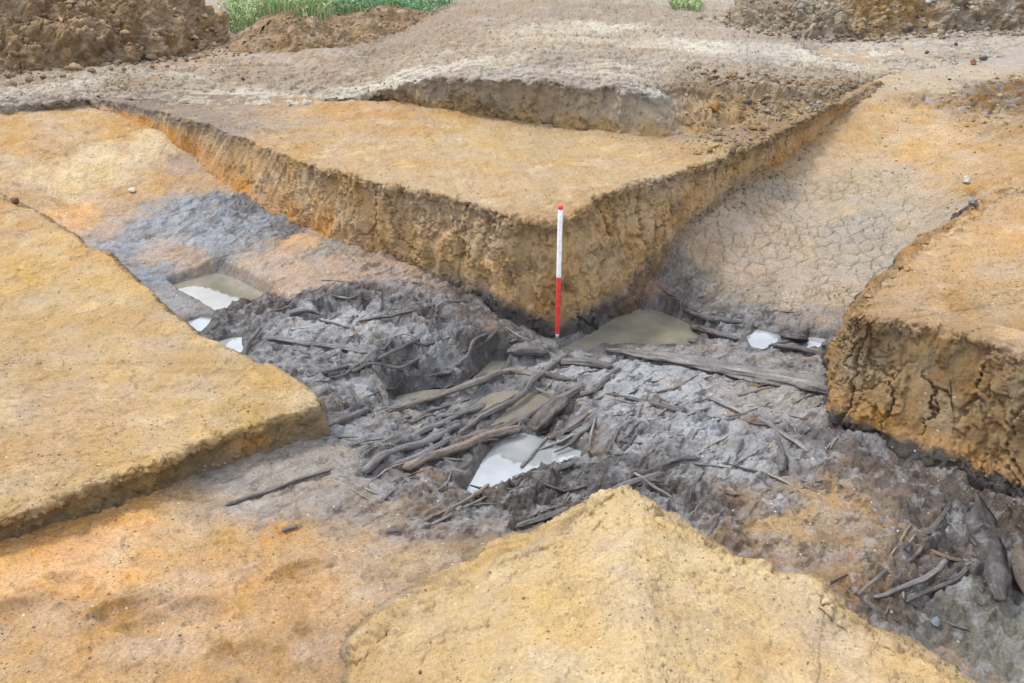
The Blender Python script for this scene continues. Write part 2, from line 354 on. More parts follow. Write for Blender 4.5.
def floor_field(x, y):
    """height, colour, wetness of the trench floor"""
    wx = x + .24 * fbm2(x, y, 2.6, 6, .82, seed=3); wy = y + .24 * fbm2(x, y, 2.6, 6, .82, seed=31)
    v = shep(wx, wy, _fcp, _fcv)
    col = v[..., :3]; mud = v[..., 3]; wet = v[..., 4]; crk = v[..., 5]
    z = F0(x, y)
    ca, sa = math.cos(.35), math.sin(.35)
    xr = x * ca + y * sa; yr = -x * sa + y * ca
    rdg = ridge2(xr * .55, yr, 3.2, 4, .55, seed=2)
    f1 = fbm2(x, y, 9, 4, .6, seed=9); f2 = fbm2(x, y, 34, 3, .6, seed=19)
    m2 = sst(.2, 1, mud)
    xq = x * math.cos(-.5) + y * math.sin(-.5); yq = x * math.sin(.5) + y * math.cos(.5)
    rd2 = ridge2(xq * .5, yq, 7.5, 4, .6, seed=22)
    f3 = fbm2(x, y, 16, 3, .5, seed=29)
    z = z + m2 * (.044 * (rdg - .35) + .018 * f1 + .018 * (rd2 - .3)) + mud * (.006 * f3 + .001 * f2)
    ct, st_ = math.cos(.85), math.sin(.85)
    al = x * ct + y * st_; ac = -x * st_ + y * ct; wv = .03 * fbm2(x, y, 3, 3, seed=311)
    fib = ridge2(al * .13 + 4, ac + wv, 13, 3, .55, seed=321); fm = sst(-.1, .3, fbm2(x, y, 1.9, 2, seed=325))
    z = z + m2 * fm * .030 * (fib - .45)
    tz = fbm2(x, y, 4.0, 5, .52, seed=331); tz2 = fbm2(x + .3 * y, y, 8.0, 4, .52, seed=341)
    z = z + m2 * (.036 * sst(-.035, .035, tz) + .012 * sst(-.03, .03, tz2) + .020 * sst(-.02, .02, tz - .22)) - m2 * .028
    z = z + (1 - mud) * (.006 * sst(-.04, .04, tz2) + .007 * sst(-.03, .03, tz - .15)) * (1 - crk)
    holes = np.clip(-fbm2(xq * .6, yq, 11, 3, .55, seed=39) - .22, 0, 1)
    z = z - np.minimum(holes * .11, .03) * mud
    z = z + .010 * fbm2(x, y, 3, 3, seed=44) + .0045 * fbm2(x, y, 18, 4, .65, seed=66)
    pit = np.clip(fbm2(x, y, 6.5, 4, .6, seed=77) - .32, 0, 1)
    z = z - pit * .05 * (1 - crk)
    # trodden scuffs: little crescent shaped dents in the soft orange floor
    for px, py, a in ((125, 612, .4), (150, 628, .1), (20, 612, .2), (205, 612, -.2), (300, 575, .5), (70, 585, -.3), (240, 655, .2)):
        p = hit(px, py); dx = (x - p[0]) * math.cos(a) + (y - p[1]) * math.sin(a); dy = -(x - p[0]) * math.sin(a) + (y - p[1]) * math.cos(a)
        r = np.hypot(dx / .10, dy / .06); z = z - .030 * np.exp(-(r ** 4)) + .020 * np.exp(-((r - 1.35) / .25) ** 2) * (dy > 0)
    # drying cracks
    cx = x + .035 * fbm2(x, y, 9, 3, seed=12); cy = y + .035 * fbm2(x, y, 9, 3, seed=52)
    e1 = voro_edge(cx * 9.5, cy * 7.5, 3); e2 = voro_edge(cx * 21, cy * 17, 9)
    msk = sst(-.6, .0, fbm2(x, y, 2.5, 3, seed=88)) * crk
    ck = (1 - sst(.0, .10, e1)) * msk + .6 * (1 - sst(.02, .13, e2)) * msk * sst(0, .4, fbm2(x, y, 3, 2, seed=98))
    z = z - .020 * np.clip(ck, 0, 1.2) + .004 * msk * sst(0, .5, e1)
    # peaty lenses and painted crevice shade in the mud, iron staining in the clay
    tone = fbm2(xr * .6, yr, 5, 5, .62, seed=101)
    k = (sst(.1, .6, tone) * mud * .85)[..., None]
    col = col * (1 - k) + (col * .6) * k
    k = (sst(.05, .45, -tone) * mud * .6)[..., None]
    col = col * (1 - k) + C(184, 187, 192) * k  # pale silt film, its cool tint a painted sky sheen
    t3 = fbm2(al * .35, ac, 15, 5, .68, seed=351); k = (sst(.1, .35, t3) * sst(.15, .5, mud) * .75)[..., None]; col = col * (1 - k) + C(72, 64, 60) * k  # dark peat-coloured streaks painted to suggest shaded crevices
    k = (sst(.12, .4, fbm2(x, y, 8, 5, .68, seed=361)) * sst(.2, .6, mud) * .5)[..., None]; col = col * (1 - k) + C(190, 190, 192) * k
    k = (sst(.2, .5, fbm2(x, y, 5, 5, .68, seed=371)) * sst(.2, .6, mud) * .45)[..., None]; col = col * (1 - k) + C(126, 98, 74) * k
    st = (sst(.25, .6, fbm2(x, y, 3.4, 5, .6, seed=131)) * .45 * (1 - crk * .6))[..., None] * (1 - mud[..., None] * .75)
    col = col * (1 - st) + C(200, 140, 76) * st
    st = (sst(.25, .6, fbm2(x, y, 2.8, 5, .6, seed=151)) * .5)[..., None] * (1 - mud[..., None])
    col = col * (1 - st) + C(206, 180, 138) * st
    st = (sst(.2, .55, fbm2(x, y, 11, 4, .6, seed=171)) * .45)[..., None] * (1 - mud[..., None])
    col = col * (1 - st) + col * np.array([.72, .70, .68]) * st
    # puddle basins
    wob = .012 * fbm2(x, y, 9, 5, .7, seed=201)
    ins = []
    for kind, poly, wl in PUDW:
        c = poly.mean(0); rad = np.abs(poly - c).max() + .35
        bx = (np.abs(x - c[0]) < rad) & (np.abs(y - c[1]) < rad)
        if not bx.any(): continue
        sd = sdist(x[bx], y[bx], poly) + wob[bx]; zz = z[bx]
        cap = np.minimum(zz, wl + .004 + (.9 + .8 * ridge2(x[bx], y[bx], 9, 4, .6, seed=301)) * np.maximum(sd, 0) + .5 * np.abs(zz - wl) * sst(0, .08, sd))
        zz = np.where(sd < .14, cap * (1 - sst(.03, .14, sd)) + zz * sst(.03, .14, sd), zz)
        zz = np.where(sd < .07, np.maximum(zz, wl + .003 + .2 * np.clip(sd, 0, .07)), zz)
        z[bx] = zz; ins.append((bx, sd, wl))
        near = np.exp(-(np.clip(sd, 0, 9) / .06) ** 2)
        wet[bx] = np.maximum(wet[bx], .95 * near)
        col[bx] = col[bx] * (1 - .42 * near[:, None])
    for bx, sd, wl in ins:
        z[bx] = np.where(sd < 0, wl - .003 + np.maximum(sd * .35, -.05), z[bx])
    col = col * (.88 - .20 * sst(.1, .8, mud))[..., None]  # colour darkened, most in mud, in place of missing bump occlusion
    return z, col, wet

def axis(lo, hi, a, b, d, grow=1.06):
    s = [a]; st = d
    mid = list(np.arange(a, b, d))
    out = []; x = a; 
    while x > lo: st *= grow; x -= st; out.append(x)
    out = out[::-1] + mid; st = d; x = mid[-1]
    while x < hi: st *= grow; x += st; out.append(x)
    return np.array(out)
def axis2(lo, hi, a, b, d, A, B, D):
    m = axis(lo, hi, A, B, D); return np.concatenate([m[m < a - D * .5], np.arange(a, b, d), m[m > b + D * .3]])
gx = axis2(-14, 14, -2.3, 3.1, .0072, -4.3, 4.3, .011); gy = axis2(-8, 12, 3.2, 7.7, .0072, 2.5, 9.3, .011)
GX, GY_ = np.meshgrid(gx, gy)
gz, gcol, gwet = floor_field(GX, GY_)
# ------------------------------------------------------------------ wood list (used to bed the timbers into the mud too)
W1=(118,108,104); W2=(92,82,78); W3=(142,130,124); W4=(140,112,90); W5=(168,150,130); W6=(70,62,60)
# name, pixel line, start/end width in px, flatness, colour, sink, label, category
WOOD = [
 ('log',[(606,349),(660,356),(730,368),(800,381),(870,396)],12,34,.36,(136,128,124),.55,'broad flattened pale grey log running right from the pole puddle to the cracked baulk','log'),
 ('branch',[(376,411),(405,406),(437,397),(473,384),(498,373),(516,371),(538,376)],7,6,.9,(128,116,106),.1,'long arched branch on the near side of the narrow murky puddle','branch'),
 ('branch',[(458,434),(478,420),(496,409),(521,394),(532,382),(546,371),(567,355)],5,5,1,(120,110,104),.0,'slim twisted branch crossing between two small murky puddles up to the pole foot','branch'),
 ('log',[(362,472),(380,458),(396,451),(432,440),(460,424)],9,7,.8,(124,116,118),.2,'rounded grey log leftmost of the bundle of parallel timbers','log'),
 ('log',[(372,474),(400,461),(430,449),(452,438)],6,6,.8,(108,102,106),.3,'dark bluish timber wedged between the leftmost rounded log and the brown cut log','timber'),
 ('log',[(403,468),(425,458),(451,450),(490,436),(522,427)],11,9,.85,(142,120,102),.1,'brown cut log with squared left end, beside the largest white puddle','log'),
 ('log',[(455,442),(475,436),(496,429),(529,414),(562,398),(580,388)],6,9,.9,(120,102,92),.0,'brown log lying between the small murky puddle and the largest white puddle','log'),
 ('wood_chunk',[(534,430),(548,414),(566,397)],17,20,.8,(96,84,80),.1,'fat dark rough wood chunk at the head of the largest white puddle','wood chunk'),
 ('plank',[(549,438),(566,427),(592,410)],12,5,.5,(124,108,98),.1,'short tapered brown plank with pale tip, right of the fat wood chunk','plank'),
 ('stick',[(521,467),(533,453),(547,437)],3,3,1,(150,138,124),-.8,'thin stick poking out of the largest white puddle','stick'),
 ('stick',[(424,521),(443,511),(465,501),(489,484)],4,5,.8,(142,118,100),.0,'brown split stick with orange tip at the near end of the largest puddle','stick'),
 ('stick',[(430,525),(460,510),(486,496),(503,481)],3,3,.9,(136,128,122),.0,'grey split stick right beside the orange-tipped brown stick','stick'),
 ('twig',[(336,477),(352,483),(378,494)],1.8,1.5,1,(186,170,148),-.3,'upper of two thin pale twigs forking in front of the parallel timbers','twig'),
 ('twig',[(332,480),(347,486),(368,499)],1.6,1.5,1,(180,164,140),-.3,'lower of two thin pale twigs forking in front of the parallel timbers','twig'),
 ('root',[(226,505),(245,499),(270,491),(294,481),(331,470)],4,4,.9,(112,100,94),.1,'long thin dark root below the front face of the left baulk','root'),
 ('stick',[(707,397),(724,404),(742,413),(771,425),(790,437),(808,452)],4,4,1,(140,132,126),.0,'long gently bent grey stick on pale mud left of the cracked baulk','stick'),
 ('stub',[(777,438),(779,455),(781,471)],8,9,.7,(88,84,86),.2,'short dark stub just below the long bent grey stick','timber'),
 ('twig',[(768,474),(780,479),(794,486)],2.5,2,1,(172,162,150),-.1,'short pale twig below the dark stub','twig'),
 ('root',[(604,394),(626,398),(648,402),(668,408),(686,411)],3,8,.8,(88,80,78),.1,'dark root with knotted right end, below the broad flattened log','root'),
 ('log',[(560,362),(585,362),(613,366)],8,7,.8,(116,108,106),.1,'short level grey log just right of the pole foot','log'),
 ('root',[(620,368),(606,380),(597,389),(580,396)],4,7,.8,(92,82,78),.0,'dark knobbly root running from the level grey log down to the fat wood chunk','root'),
 ('twig',[(738,395),(754,392),(773,387)],3,2,.8,(128,106,98),.0,'short reddish brown twig below the middle of the broad flattened log','twig'),
 ('log',[(516,527),(540,518),(565,509),(600,497),(630,484),(664,473)],6,7,.7,(112,104,104),.2,'long sunken grey log passing behind the peak of the front baulk','log'),
 ('root',[(287,347),(308,353),(332,362)],5,4,.8,(96,88,86),-.2,'short dark root on the grey mud bank above the left baulk corner','root'),
 ('root',[(261,327),(254,337),(247,346),(243,357)],4,3,.9,(104,96,92),-.1,'thin curved root beside the little white puddle at the left baulk edge','root'),
 ('root',[(358,321),(380,318),(400,314),(436,305)],3,5,.8,(84,78,76),.1,'dark root along the upper part of the grey mud bank','root'),
 ('root',[(378,359),(398,350),(418,340),(440,337)],4,4,.8,(88,80,78),.0,'dark root across the lip of the grey mud bank above the narrow puddle','root'),
 ('timber',[(289,314),(304,312),(320,314)],6,5,.7,(82,76,76),.0,'short black timber end at the top left of the grey mud bank','timber'),
 ('timber',[(323,426),(345,418),(370,409)],8,6,.8,(116,108,106),.2,'grey timber emerging from the left baulk corner','timber'),
 ('stub',[(379,386),(384,396),(388,407)],8,6,.8,(104,96,92),-.2,'stubby broken wood end standing at the left end of the narrow murky puddle','stub'),
 ('timber',[(448,391),(462,386),(474,384)],2.5,2,.8,(108,100,94),-.6,'small dark splinter floating in the narrow murky puddle','splinter'),
 ('timber',[(654,300),(680,309),(706,317),(742,323)],7,6,.6,(80,72,70),.0,'longest dark timber at the far right rim of the pole puddle','timber'),
 ('timber',[(692,326),(712,331),(738,339)],9,8,.6,(92,82,78),.0,'stout dark timber between the pole puddle and the small bright puddles','timber'),
 ('timber',[(688,340),(710,342),(734,345)],6,6,.6,(106,96,92),.1,'low brown timber against the back of the broad flattened log','timber'),
 ('timber',[(772,345),(800,349),(836,357)],6,7,.6,(84,76,74),.0,'dark timber in front of the rightmost bright puddle','timber'),
 ('timber',[(782,333),(795,336),(808,341)],12,9,.7,(76,70,70),.1,'knotted black lump of wood between the two small bright puddles','wood lump'),
 ('timber',[(822,345),(834,346),(848,352)],8,8,.6,(80,74,74),.1,'dark timber end tucked against the cracked right baulk','timber'),
 ('log',[(972,492),(982,530),(992,560),(1000,600)],24,30,.45,(84,76,74),.35,'massive dark trunk lying at the foot of the right baulk','trunk'),
 ('timber',[(1012,520),(1020,560),(1040,610)],14,18,.5,(104,88,72),.3,'brown decayed trunk at the right edge of the photo','trunk'),
 ('root',[(873,597),(895,590),(917,583),(932,572),(947,560)],5,6,.8,(132,122,122),.0,'longest pale grey root in the tangle left of the massive dark trunk','root'),
 ('root',[(858,595),(872,582),(888,569)],4,3,.8,(120,110,106),.0,'straight grey root on the left border of the root tangle','root'),
 ('twig',[(890,556),(899,545),(905,535),(911,524)],2.5,3,1,(168,140,108),-.2,'pale brown twig pointing up, above the root tangle','twig'),
 ('root',[(915,545),(930,550),(945,556),(962,561)],4,4,.8,(146,118,94),.0,'brown root on top of the root tangle, reaching the massive dark trunk','root'),
 ('root',[(898,572),(912,558),(922,546)],4,4,.8,(116,100,88),.0,'short brown root slanting through the middle of the root tangle','root'),
 ('root',[(905,602),(925,592),(950,580),(968,566)],5,5,.8,(92,84,80),.1,'lowest dark root of the tangle, touching the grey hollow','root'),
 ('root',[(926,534),(938,520),(950,503)],5,5,.7,(90,80,76),.1,'dark slanting root at the upper left of the massive dark trunk','root'),
 ('stick',[(821,586),(834,580),(848,574)],3,2.5,.9,(118,88,66),-.1,'short dark brown stick beside the right shoulder of the front baulk','stick'),
 ('splinter',[(283,531),(291,527),(298,526)],5,3,.6,(116,108,110),.0,'flat grey splinter lying on orange clay below the long thin root','splinter'),
 ('splinter',[(386,533),(395,531),(402,533)],6,4,.6,(104,100,110),.0,'flat bluish splinter at the border of orange clay and mud','splinter'),
 ('root',[(462,352),(480,344),(498,330)],4,5,.8,(88,80,76),.0,'dark root at the right shoulder of the grey mud bank, towards the pole','root'),
 ('wood_lump',[(508,352),(528,350),(548,352)],18,16,.55,(108,100,98),.4,'rounded grey lump of wood left of the pole foot','wood lump'),
 ('timber',[(540,372),(560,378),(576,380)],5,5,.8,(112,100,94),.2,'small timber below the level grey log near the pole','timber'),
 ('timber',[(404,418),(430,411),(470,398)],4,3,.7,(110,102,98),.3,'thin half buried timber just below the long arched branch','timber'),
 ('timber',[(534,478),(556,470),(573,463)],11,7,.5,(84,78,80),.3,'smooth dark timber at the right end of the largest white puddle','timber'),
 ('root',[(352,372),(372,364),(398,367),(428,354)],5,4,.8,(96,88,86),.1,'dark root slanting over the broken lip of the mud bank left of the narrow puddle','root'),
 ('timber',[(402,386),(424,376),(452,372)],7,5,.7,(88,82,80),.2,'black timber end sticking out of the bank face above the narrow puddle','timber'),
 ('root',[(455,366),(468,356),(474,340),(492,333)],4,3,.8,(110,102,98),.0,'crooked thin root hanging down the mud bank near the wall foot','root'),
 ('log',[(398,442),(430,428),(468,412),(488,404)],6,8,.7,(118,112,112),.35,'half buried grey log between the long arched branch and the rounded grey log','log'),
 ('timber',[(486,352),(500,344),(516,340)],9,8,.6,(92,86,82),.2,'dark blocky timber at the foot of the central wall, left of the pole','timber'),
 ('root',[(300,378),(322,372),(350,366)],4,5,.8,(84,78,78),.1,'black root above the corner of the left baulk','root'),
 ('log',[(262,338),(290,340),(330,346),(368,352)],5,7,.6,(126,120,120),.35,'long half sunken grey timber across the left part of the mud bank','log'),
 ('timber',[(650,470),(672,462),(700,458)],7,5,.6,(96,90,88),.25,'flat dark timber in mud between the front baulk peak and bent grey stick','timber'),
 ('root',[(548,330),(538,340),(530,350)],0,0,1,W2,0,None,None),
]
def smooth_line(P, n):
    P = np.asarray(P, float); m = len(P)
    Q = np.vstack([2 * P[0] - P[1], P, 2 * P[-1] - P[-2]])
    t = np.linspace(0, m - 1 - 1e-6, n); i = t.astype(int); f = (t - i)[:, None]
    p0, p1, p2, p3 = Q[i], Q[i + 1], Q[i + 2], Q[i + 3]
    return .5 * (2 * p1 + (p2 - p0) * f + (2 * p0 - 5 * p1 + 4 * p2 - p3) * f ** 2 + (3 * p1 - p0 - 3 * p2 + p3) * f ** 3)

def ground_z(x, y):
    i = np.clip(np.searchsorted(gx, x), 1, len(gx) - 1); j = np.clip(np.searchsorted(gy, y), 1, len(gy) - 1)
    fx = (x - gx[i-1]) / (gx[i] - gx[i-1]); fy = (y - gy[j-1]) / (gy[j] - gy[j-1])
    a = gz[j-1, i-1] * (1 - fx) + gz[j-1, i] * fx; b = gz[j, i-1] * (1 - fx) + gz[j, i] * fx
    return a * (1 - fy) + b * fy

# small scour hollow alongside every larger timber
for w in WOOD:
    if w[7] is None or w[2] < 4: continue
    pl = [hit(*p)[:2] for p in w[1]]; c = np.mean(pl, 0); rad = max(np.abs(np.array(pl) - c).max(), .1) + .3
    I = np.where((gy > c[1] - rad) & (gy < c[1] + rad))[0]; J = np.where((gx > c[0] - rad) & (gx < c[0] + rad))[0]
    if len(I) == 0 or len(J) == 0: continue
    sl = (slice(I[0], I[-1] + 1), slice(J[0], J[-1] + 1))
    xx, yy = GX[sl], GY_[sl]; d = pldist(xx, yy, pl); wr = max(w[2], w[3]) * .5 * 6 / FPX
    ln = np.array(pl[-1]) - np.array(pl[0]); ln /= np.linalg.norm(ln) + 1e-9
    sd_ = (xx - pl[0][0]) * -ln[1] + (yy - pl[0][1]) * ln[0]
    if -ln[1] * 0 + ln[0] < 0: sd_ = -sd_                       # positive = far side
    nz_ = .5 + .9 * np.clip(fbm2(xx, yy, 9, 3, seed=211) + .4, 0, 1)
    far = sst(-.01, .02, sd_)
    wet_ok = np.ones_like(d)
    for kind, poly, wl in PUDW: wet_ok *= sst(-.01, .03, sdist(xx, yy, poly))
    gz[sl] += wet_ok * nz_ * (far * min(.03, wr * .75) * np.exp(-(d / (wr * 1.6 + .006)) ** 2) - (1 - far) * min(.022, wr * .9) * np.exp(-((d - wr * 1.1) / (wr * .5 + .006)) ** 2))
floor_me = grid_mesh('ground', np.stack([GX, GY_, gz], -1), gcol, gwet)
link('ground', floor_me, M_floor, kind='structure')

# ------------------------------------------------------------------ timbers
def tube_mesh(name, pts, rad, flat, col, seed, cap_col=None, rough=1.0):
    L = np.linalg.norm(np.diff(pts, axis=0), axis=1).sum()
    n = int(max(14, min(260, L / .006))); m = 22
    c = smooth_line(pts, n); t = np.linspace(0, 1, n)
    rm = min(max(rad), .016); e_ = np.minimum(1, np.minimum(t, 1 - t) * 8)
    c[:, 0] += e_ * rm * (1.1 * fbm2(t * L, t * 0 + seed, 3.5, 3, .5, seed=seed)); c[:, 1] += e_ * rm * (1.1 * fbm2(t * L, t * 0 - seed, 3.5, 3, .5, seed=seed + 4)); c[:, 2] += e_ * rm * .5 * fbm2(t * L, t * 0 - seed, 4, 2, seed=seed + 8)
    T = np.gradient(c, axis=0); T /= np.linalg.norm(T, axis=1)[:, None]
    up = np.array([0, 0, 1.]); S = np.cross(T, up); S /= np.linalg.norm(S, axis=1)[:, None] + 1e-9; U = np.cross(S, T)
    r = np.interp(t, [0, 1], rad)
    endr = min(.045, .5 * rad[0] / max(L, .01)) if max(rad) < .035 else .22
    if .035 <= max(rad): rough = 1.7
    r = r * np.clip(sst(0, endr + .02, t) * .55 + .45, 0, 1) * np.clip(sst(0, endr + .02, 1 - t) * .6 + .4, 0, 1)
    th = np.linspace(0, 2 * np.pi, m, endpoint=False)
    s = t * L
    ss, tt = np.meshgrid(s, th, indexing='ij')
    cx, cy = np.cos(tt), np.sin(tt)
    NP = np.stack([cx, cy, ss * 2.], -1)
    rr = 1 + rough * (.24 * fbm3(NP, 1.5, 3, seed=seed) + .30 * fbm3(NP, 4.2, 3, .6, seed=seed + 9, st=(1, 1, .22)) - .35 * np.clip(fbm3(NP, 2.6, 2, seed=seed + 19, st=(1, 1, .15)) - .15, 0, 1))
    low = fbm2(s * 0 + seed, s, 3.2, 3, seed=seed)
    rr = rr * (1 + (.30 if max(rad) < .03 else .12) * low[:, None])
    rn = r[:, None] * rr
    P = c[:, None, :] + S[:, None, :] * (cx * rn)[..., None] + U[:, None, :] * (cy * rn * flat)[..., None]
    g = fbm3(np.stack([cx, cy, ss * 3], -1), 5., 4, .65, seed=seed + 3, st=(1, 1, .22))
    g2 = fbm3(np.stack([cx, cy, ss * 5], -1), 1.3, 2, seed=seed + 6)
    cc = np.array(C(*col))[None, None] * (.90 + .75 * g + .4 * g2)[..., None]
    mudc = sst(-.05, .35, fbm3(np.stack([cx, cy, ss * 9], -1), 1.6, 4, .65, seed=seed + 11))[..., None] * .6; cc = cc * (1 - mudc) + C(124, 118, 114) * mudc
    cc = np.clip(cc, .01, 1)
    P0 = c[0] - T[0] * r[0] * .15; P1 = c[-1] + T[-1] * r[-1] * .15
    P = np.concatenate([np.broadcast_to(P0, (1, m, 3)), P, np.broadcast_to(P1, (1, m, 3))]); cc = np.concatenate([cc[:1], cc, cc[-1:]])
    if cap_col: cc[-4:] = C(*cap_col)
    return grid_mesh(name, P, cc, np.full(P.shape[:2], .75), closed=True)

for k, (nm, pl, w0, w1, flat, col, sink, label, cat) in enumerate(WOOD):
    if label is None: continue
    A = np.array([hit(*p) for p in pl])
    dpt = A[:, 1] * cp + (H - A[:, 2]) * sp
    r0 = w0 * .5 * dpt[0] / FPX * 1.05; r1 = w1 * .5 * dpt[-1] / FPX * 1.05
    rr = np.linspace(r0, r1, len(A))
    base = np.array([ground_z(a[0], a[1]) for a in A])
    if 'puddle' in label and 'floating' in label or 'poking' in label: base = np.maximum(base, -.07 if 'poking' in label else -.046)
    # a stiff timber rides on the high points and is bedded between them
    zl = np.maximum(base, np.convolve(np.pad(base, 1, mode='edge'), [.33, .34, .33], 'valid'))
    A[:, 2] = zl + rr * flat * (1 - 2 * sink) * .42 - .002
    # keep the apparent place after the lift
    A = np.array([world_at(p[0], p[1], a[2]) for p, a in zip(pl, A)])
    cap = (196, 150, 104) if 'orange-tipped' not in label and 'orange tip' in label else ((176, 160, 138) if 'pale tip' in label else None)
    thing(nm, tube_mesh(nm, A, (r0, r1), flat, col, 13.7 * k + 1, cap), M_wood, label, cat)

# slivers of bark and rootlets trodden into the mud: nobody could count them
def litter(n):
    V, Q, Cc = [], [], []; off = 0
    zones = [([(330,440),(520,340),(620,350),(840,390),(860,470),(700,540),(520,530),(400,500)], .03, .60), ([(260,310),(380,285),(500,310),(430,370),(340,400)], .2, .16), ([(850,600),(900,520),(1000,490),(1024,560),(980,600),(900,610)], -.03, .10), ([(660,290),(850,320),(840,350),(690,335)], .08, .04)]
    for poly, z, share in zones:
        w_ = np.array([world_at(a, b, z)[:2] for a, b in poly]); lo, hi = w_.min(0), w_.max(0); c = 0
        while c < n * share:
            x, y = lo + RS.rand(2) * (hi - lo)
            if sdist(np.array([x]), np.array([y]), w_)[0] > 0: continue
            c += 1; L = .02 + (.30 if z > -.02 else .12) * random.random() ** 3.2; r = .0015 + .004 * random.random() ** 2 + L * .028; a = random.choice([.85, .85, .85, .3, -.35, random.uniform(0, 3.14)]) + random.gauss(0, .25)
            col = np.array(C(*random.choice([(104,98,94),(82,76,74),(128,122,118),(146,140,136),(112,98,86)])))
            bend = random.gauss(0, .25); K = 6; pts = []
            for k in range(K):
                t = k / (K - 1) - .5; px_ = x + L * (t * math.cos(a) - bend * t * t * math.sin(a)); py_ = y + L * (t * math.sin(a) + bend * t * t * math.cos(a)); pts.append((px_, py_, ground_z(px_, py_)))
            zz = max(p[2] for p in pts)
            for k, p in enumerate(pts):
                rr = r * (1 - .6 * abs(k / (K - 1) - .5) * 2); zc = .55 * p[2] + .45 * zz - rr * .3
                for j in range(5):
                    th = j * 1.2566; V.append((p[0] - math.sin(a) * math.cos(th) * rr, p[1] + math.cos(a) * math.cos(th) * rr, zc + math.sin(th) * rr * .8)); Cc.append(col * random.uniform(.7, 1.3))
            for k in range(K - 1):
                for j in range(5): Q.append((off + 5 * k + j, off + 5 * k + (j + 1) % 5, off + 5 * k + 5 + (j + 1) % 5, off + 5 * k + 5 + j))
            off += 5 * K
    me = bpy.data.meshes.new('woody_litter'); me.from_pydata(V, [], Q); me.update(); put_attr(me, np.array(Cc), .35)
    me.polygons.foreach_set('use_smooth', np.ones(len(Q), bool)); link('woody_litter', me, M_wood, kind='stuff')
litter(700)

# ------------------------------------------------------------------ puddles
mat_w = {'olive': water_material('murky_water', (.17, .155, .12)), 'sky_pale': water_material('puddle_water', (.21, .22, .225))}  # second water's base is paled to stand in for sky reflection
for kind, poly, wl in PUDW:
    c = poly.mean(0); q = smooth_line(np.vstack([poly, poly[:1]]), 80)[:-1]
    d = q - c; q = c + d * (1 + .03 / np.linalg.norm(d, axis=1))[:, None]
    me = bpy.data.meshes.new('puddle')
    vs = [(c[0], c[1], wl)] + [(a, b, wl) for a, b in q]
    n = len(q); me.from_pydata(vs, [], [(0, 1 + i, 1 + (i + 1) % n) for i in range(n)]); me.update()
    link('puddle', me, mat_w[kind], kind='structure')

# ------------------------------------------------------------------ baulks and upper ground as lofted earth blocks
#        colour of the stripped surfaces
AT=(204,172,122); AO=(200,160,104); LT=(206,172,116); FT=(212,184,130); RT=(200,164,112); RD=(190,174,152); RP=(208,196,176); RB=(164,142,116)
TC = [(px, py, z, c) for px, py, z, c in [
 (560,225,.85,(190,156,108)),(500,190,.88,AT),(420,170,.9,AT),(560,170,.9,AT),(640,165,.9,AT),(350,150,.9,AT),(480,140,.9,(206,176,120)),(400,125,.92,AO),(550,150,.9,(200,170,118)),(700,155,.9,(192,160,108)),(330,130,.92,(206,172,118)),(280,145,.92,AO),(380,105,.95,(204,160,104)),(450,120,.92,(206,170,112)),(330,115,.95,AO),(600,145,.9,(210,178,124)),(640,145,.92,(204,170,116)),
 (245,125,.95,(168,150,130)),(200,113,.97,(160,142,122)),(150,103,.98,(150,134,116)),(100,98,1.0,(160,144,124)),(280,120,.96,(190,166,132)),
 (720,130,.93,(160,130,90)),(760,110,1.0,(158,130,92)),(700,115,1.05,(150,128,98)),(800,115,.97,(170,140,98)),(830,98,1.0,(176,146,104)),(740,95,1.1,(150,130,104)),(680,100,1.15,(140,124,104)),
 (0,210,.65,AO),(50,250,.58,(210,176,116)),(0,270,.5,(208,172,112)),(100,280,.5,(212,178,118)),(110,258,.5,(204,160,92)),(60,300,.45,(200,168,112)),(150,320,.4,(196,164,112)),(40,340,.42,(198,166,114)),(120,370,.36,(210,178,124)),(220,370,.36,(190,160,112)),(280,390,.34,LT),(300,400,.32,(204,176,122)),(200,400,.34,(208,176,120)),(100,430,.34,(206,170,118)),(50,400,.34,(200,168,120)),(0,460,.34,(204,168,116)),(150,440,.34,(208,174,114)),(60,490,.32,(204,172,118)),(0,380,.4,(196,166,116)),(250,415,.32,(200,170,112)),
 (621,500,.6,FT),(560,560,.55,FT),(450,620,.4,(206,176,122)),(600,600,.6,FT),(700,570,.58,FT),(680,620,.6,(208,178,124)),(800,620,.57,(212,182,128)),(500,670,.55,(208,180,126)),(620,670,.62,(212,184,130)),(800,670,.6,(206,174,120)),(900,680,.55,(210,178,124)),(400,670,.35,(204,170,116)),(540,600,.5,(202,176,122)),(740,600,.58,(204,176,124)),
 (860,310,.7,(180,144,96)),(900,290,.7,(196,158,106)),(950,310,.68,(184,148,100)),(1000,290,.7,RT),(950,260,.74,RT),(1000,240,.76,(206,166,110)),(980,330,.68,(176,142,96)),(1024,300,.7,(190,156,104)),(920,300,.7,(188,152,104)),(1010,210,.8,(198,158,104)),(1100,300,.7,RT),(1024,340,.68,(176,142,96)),
]]
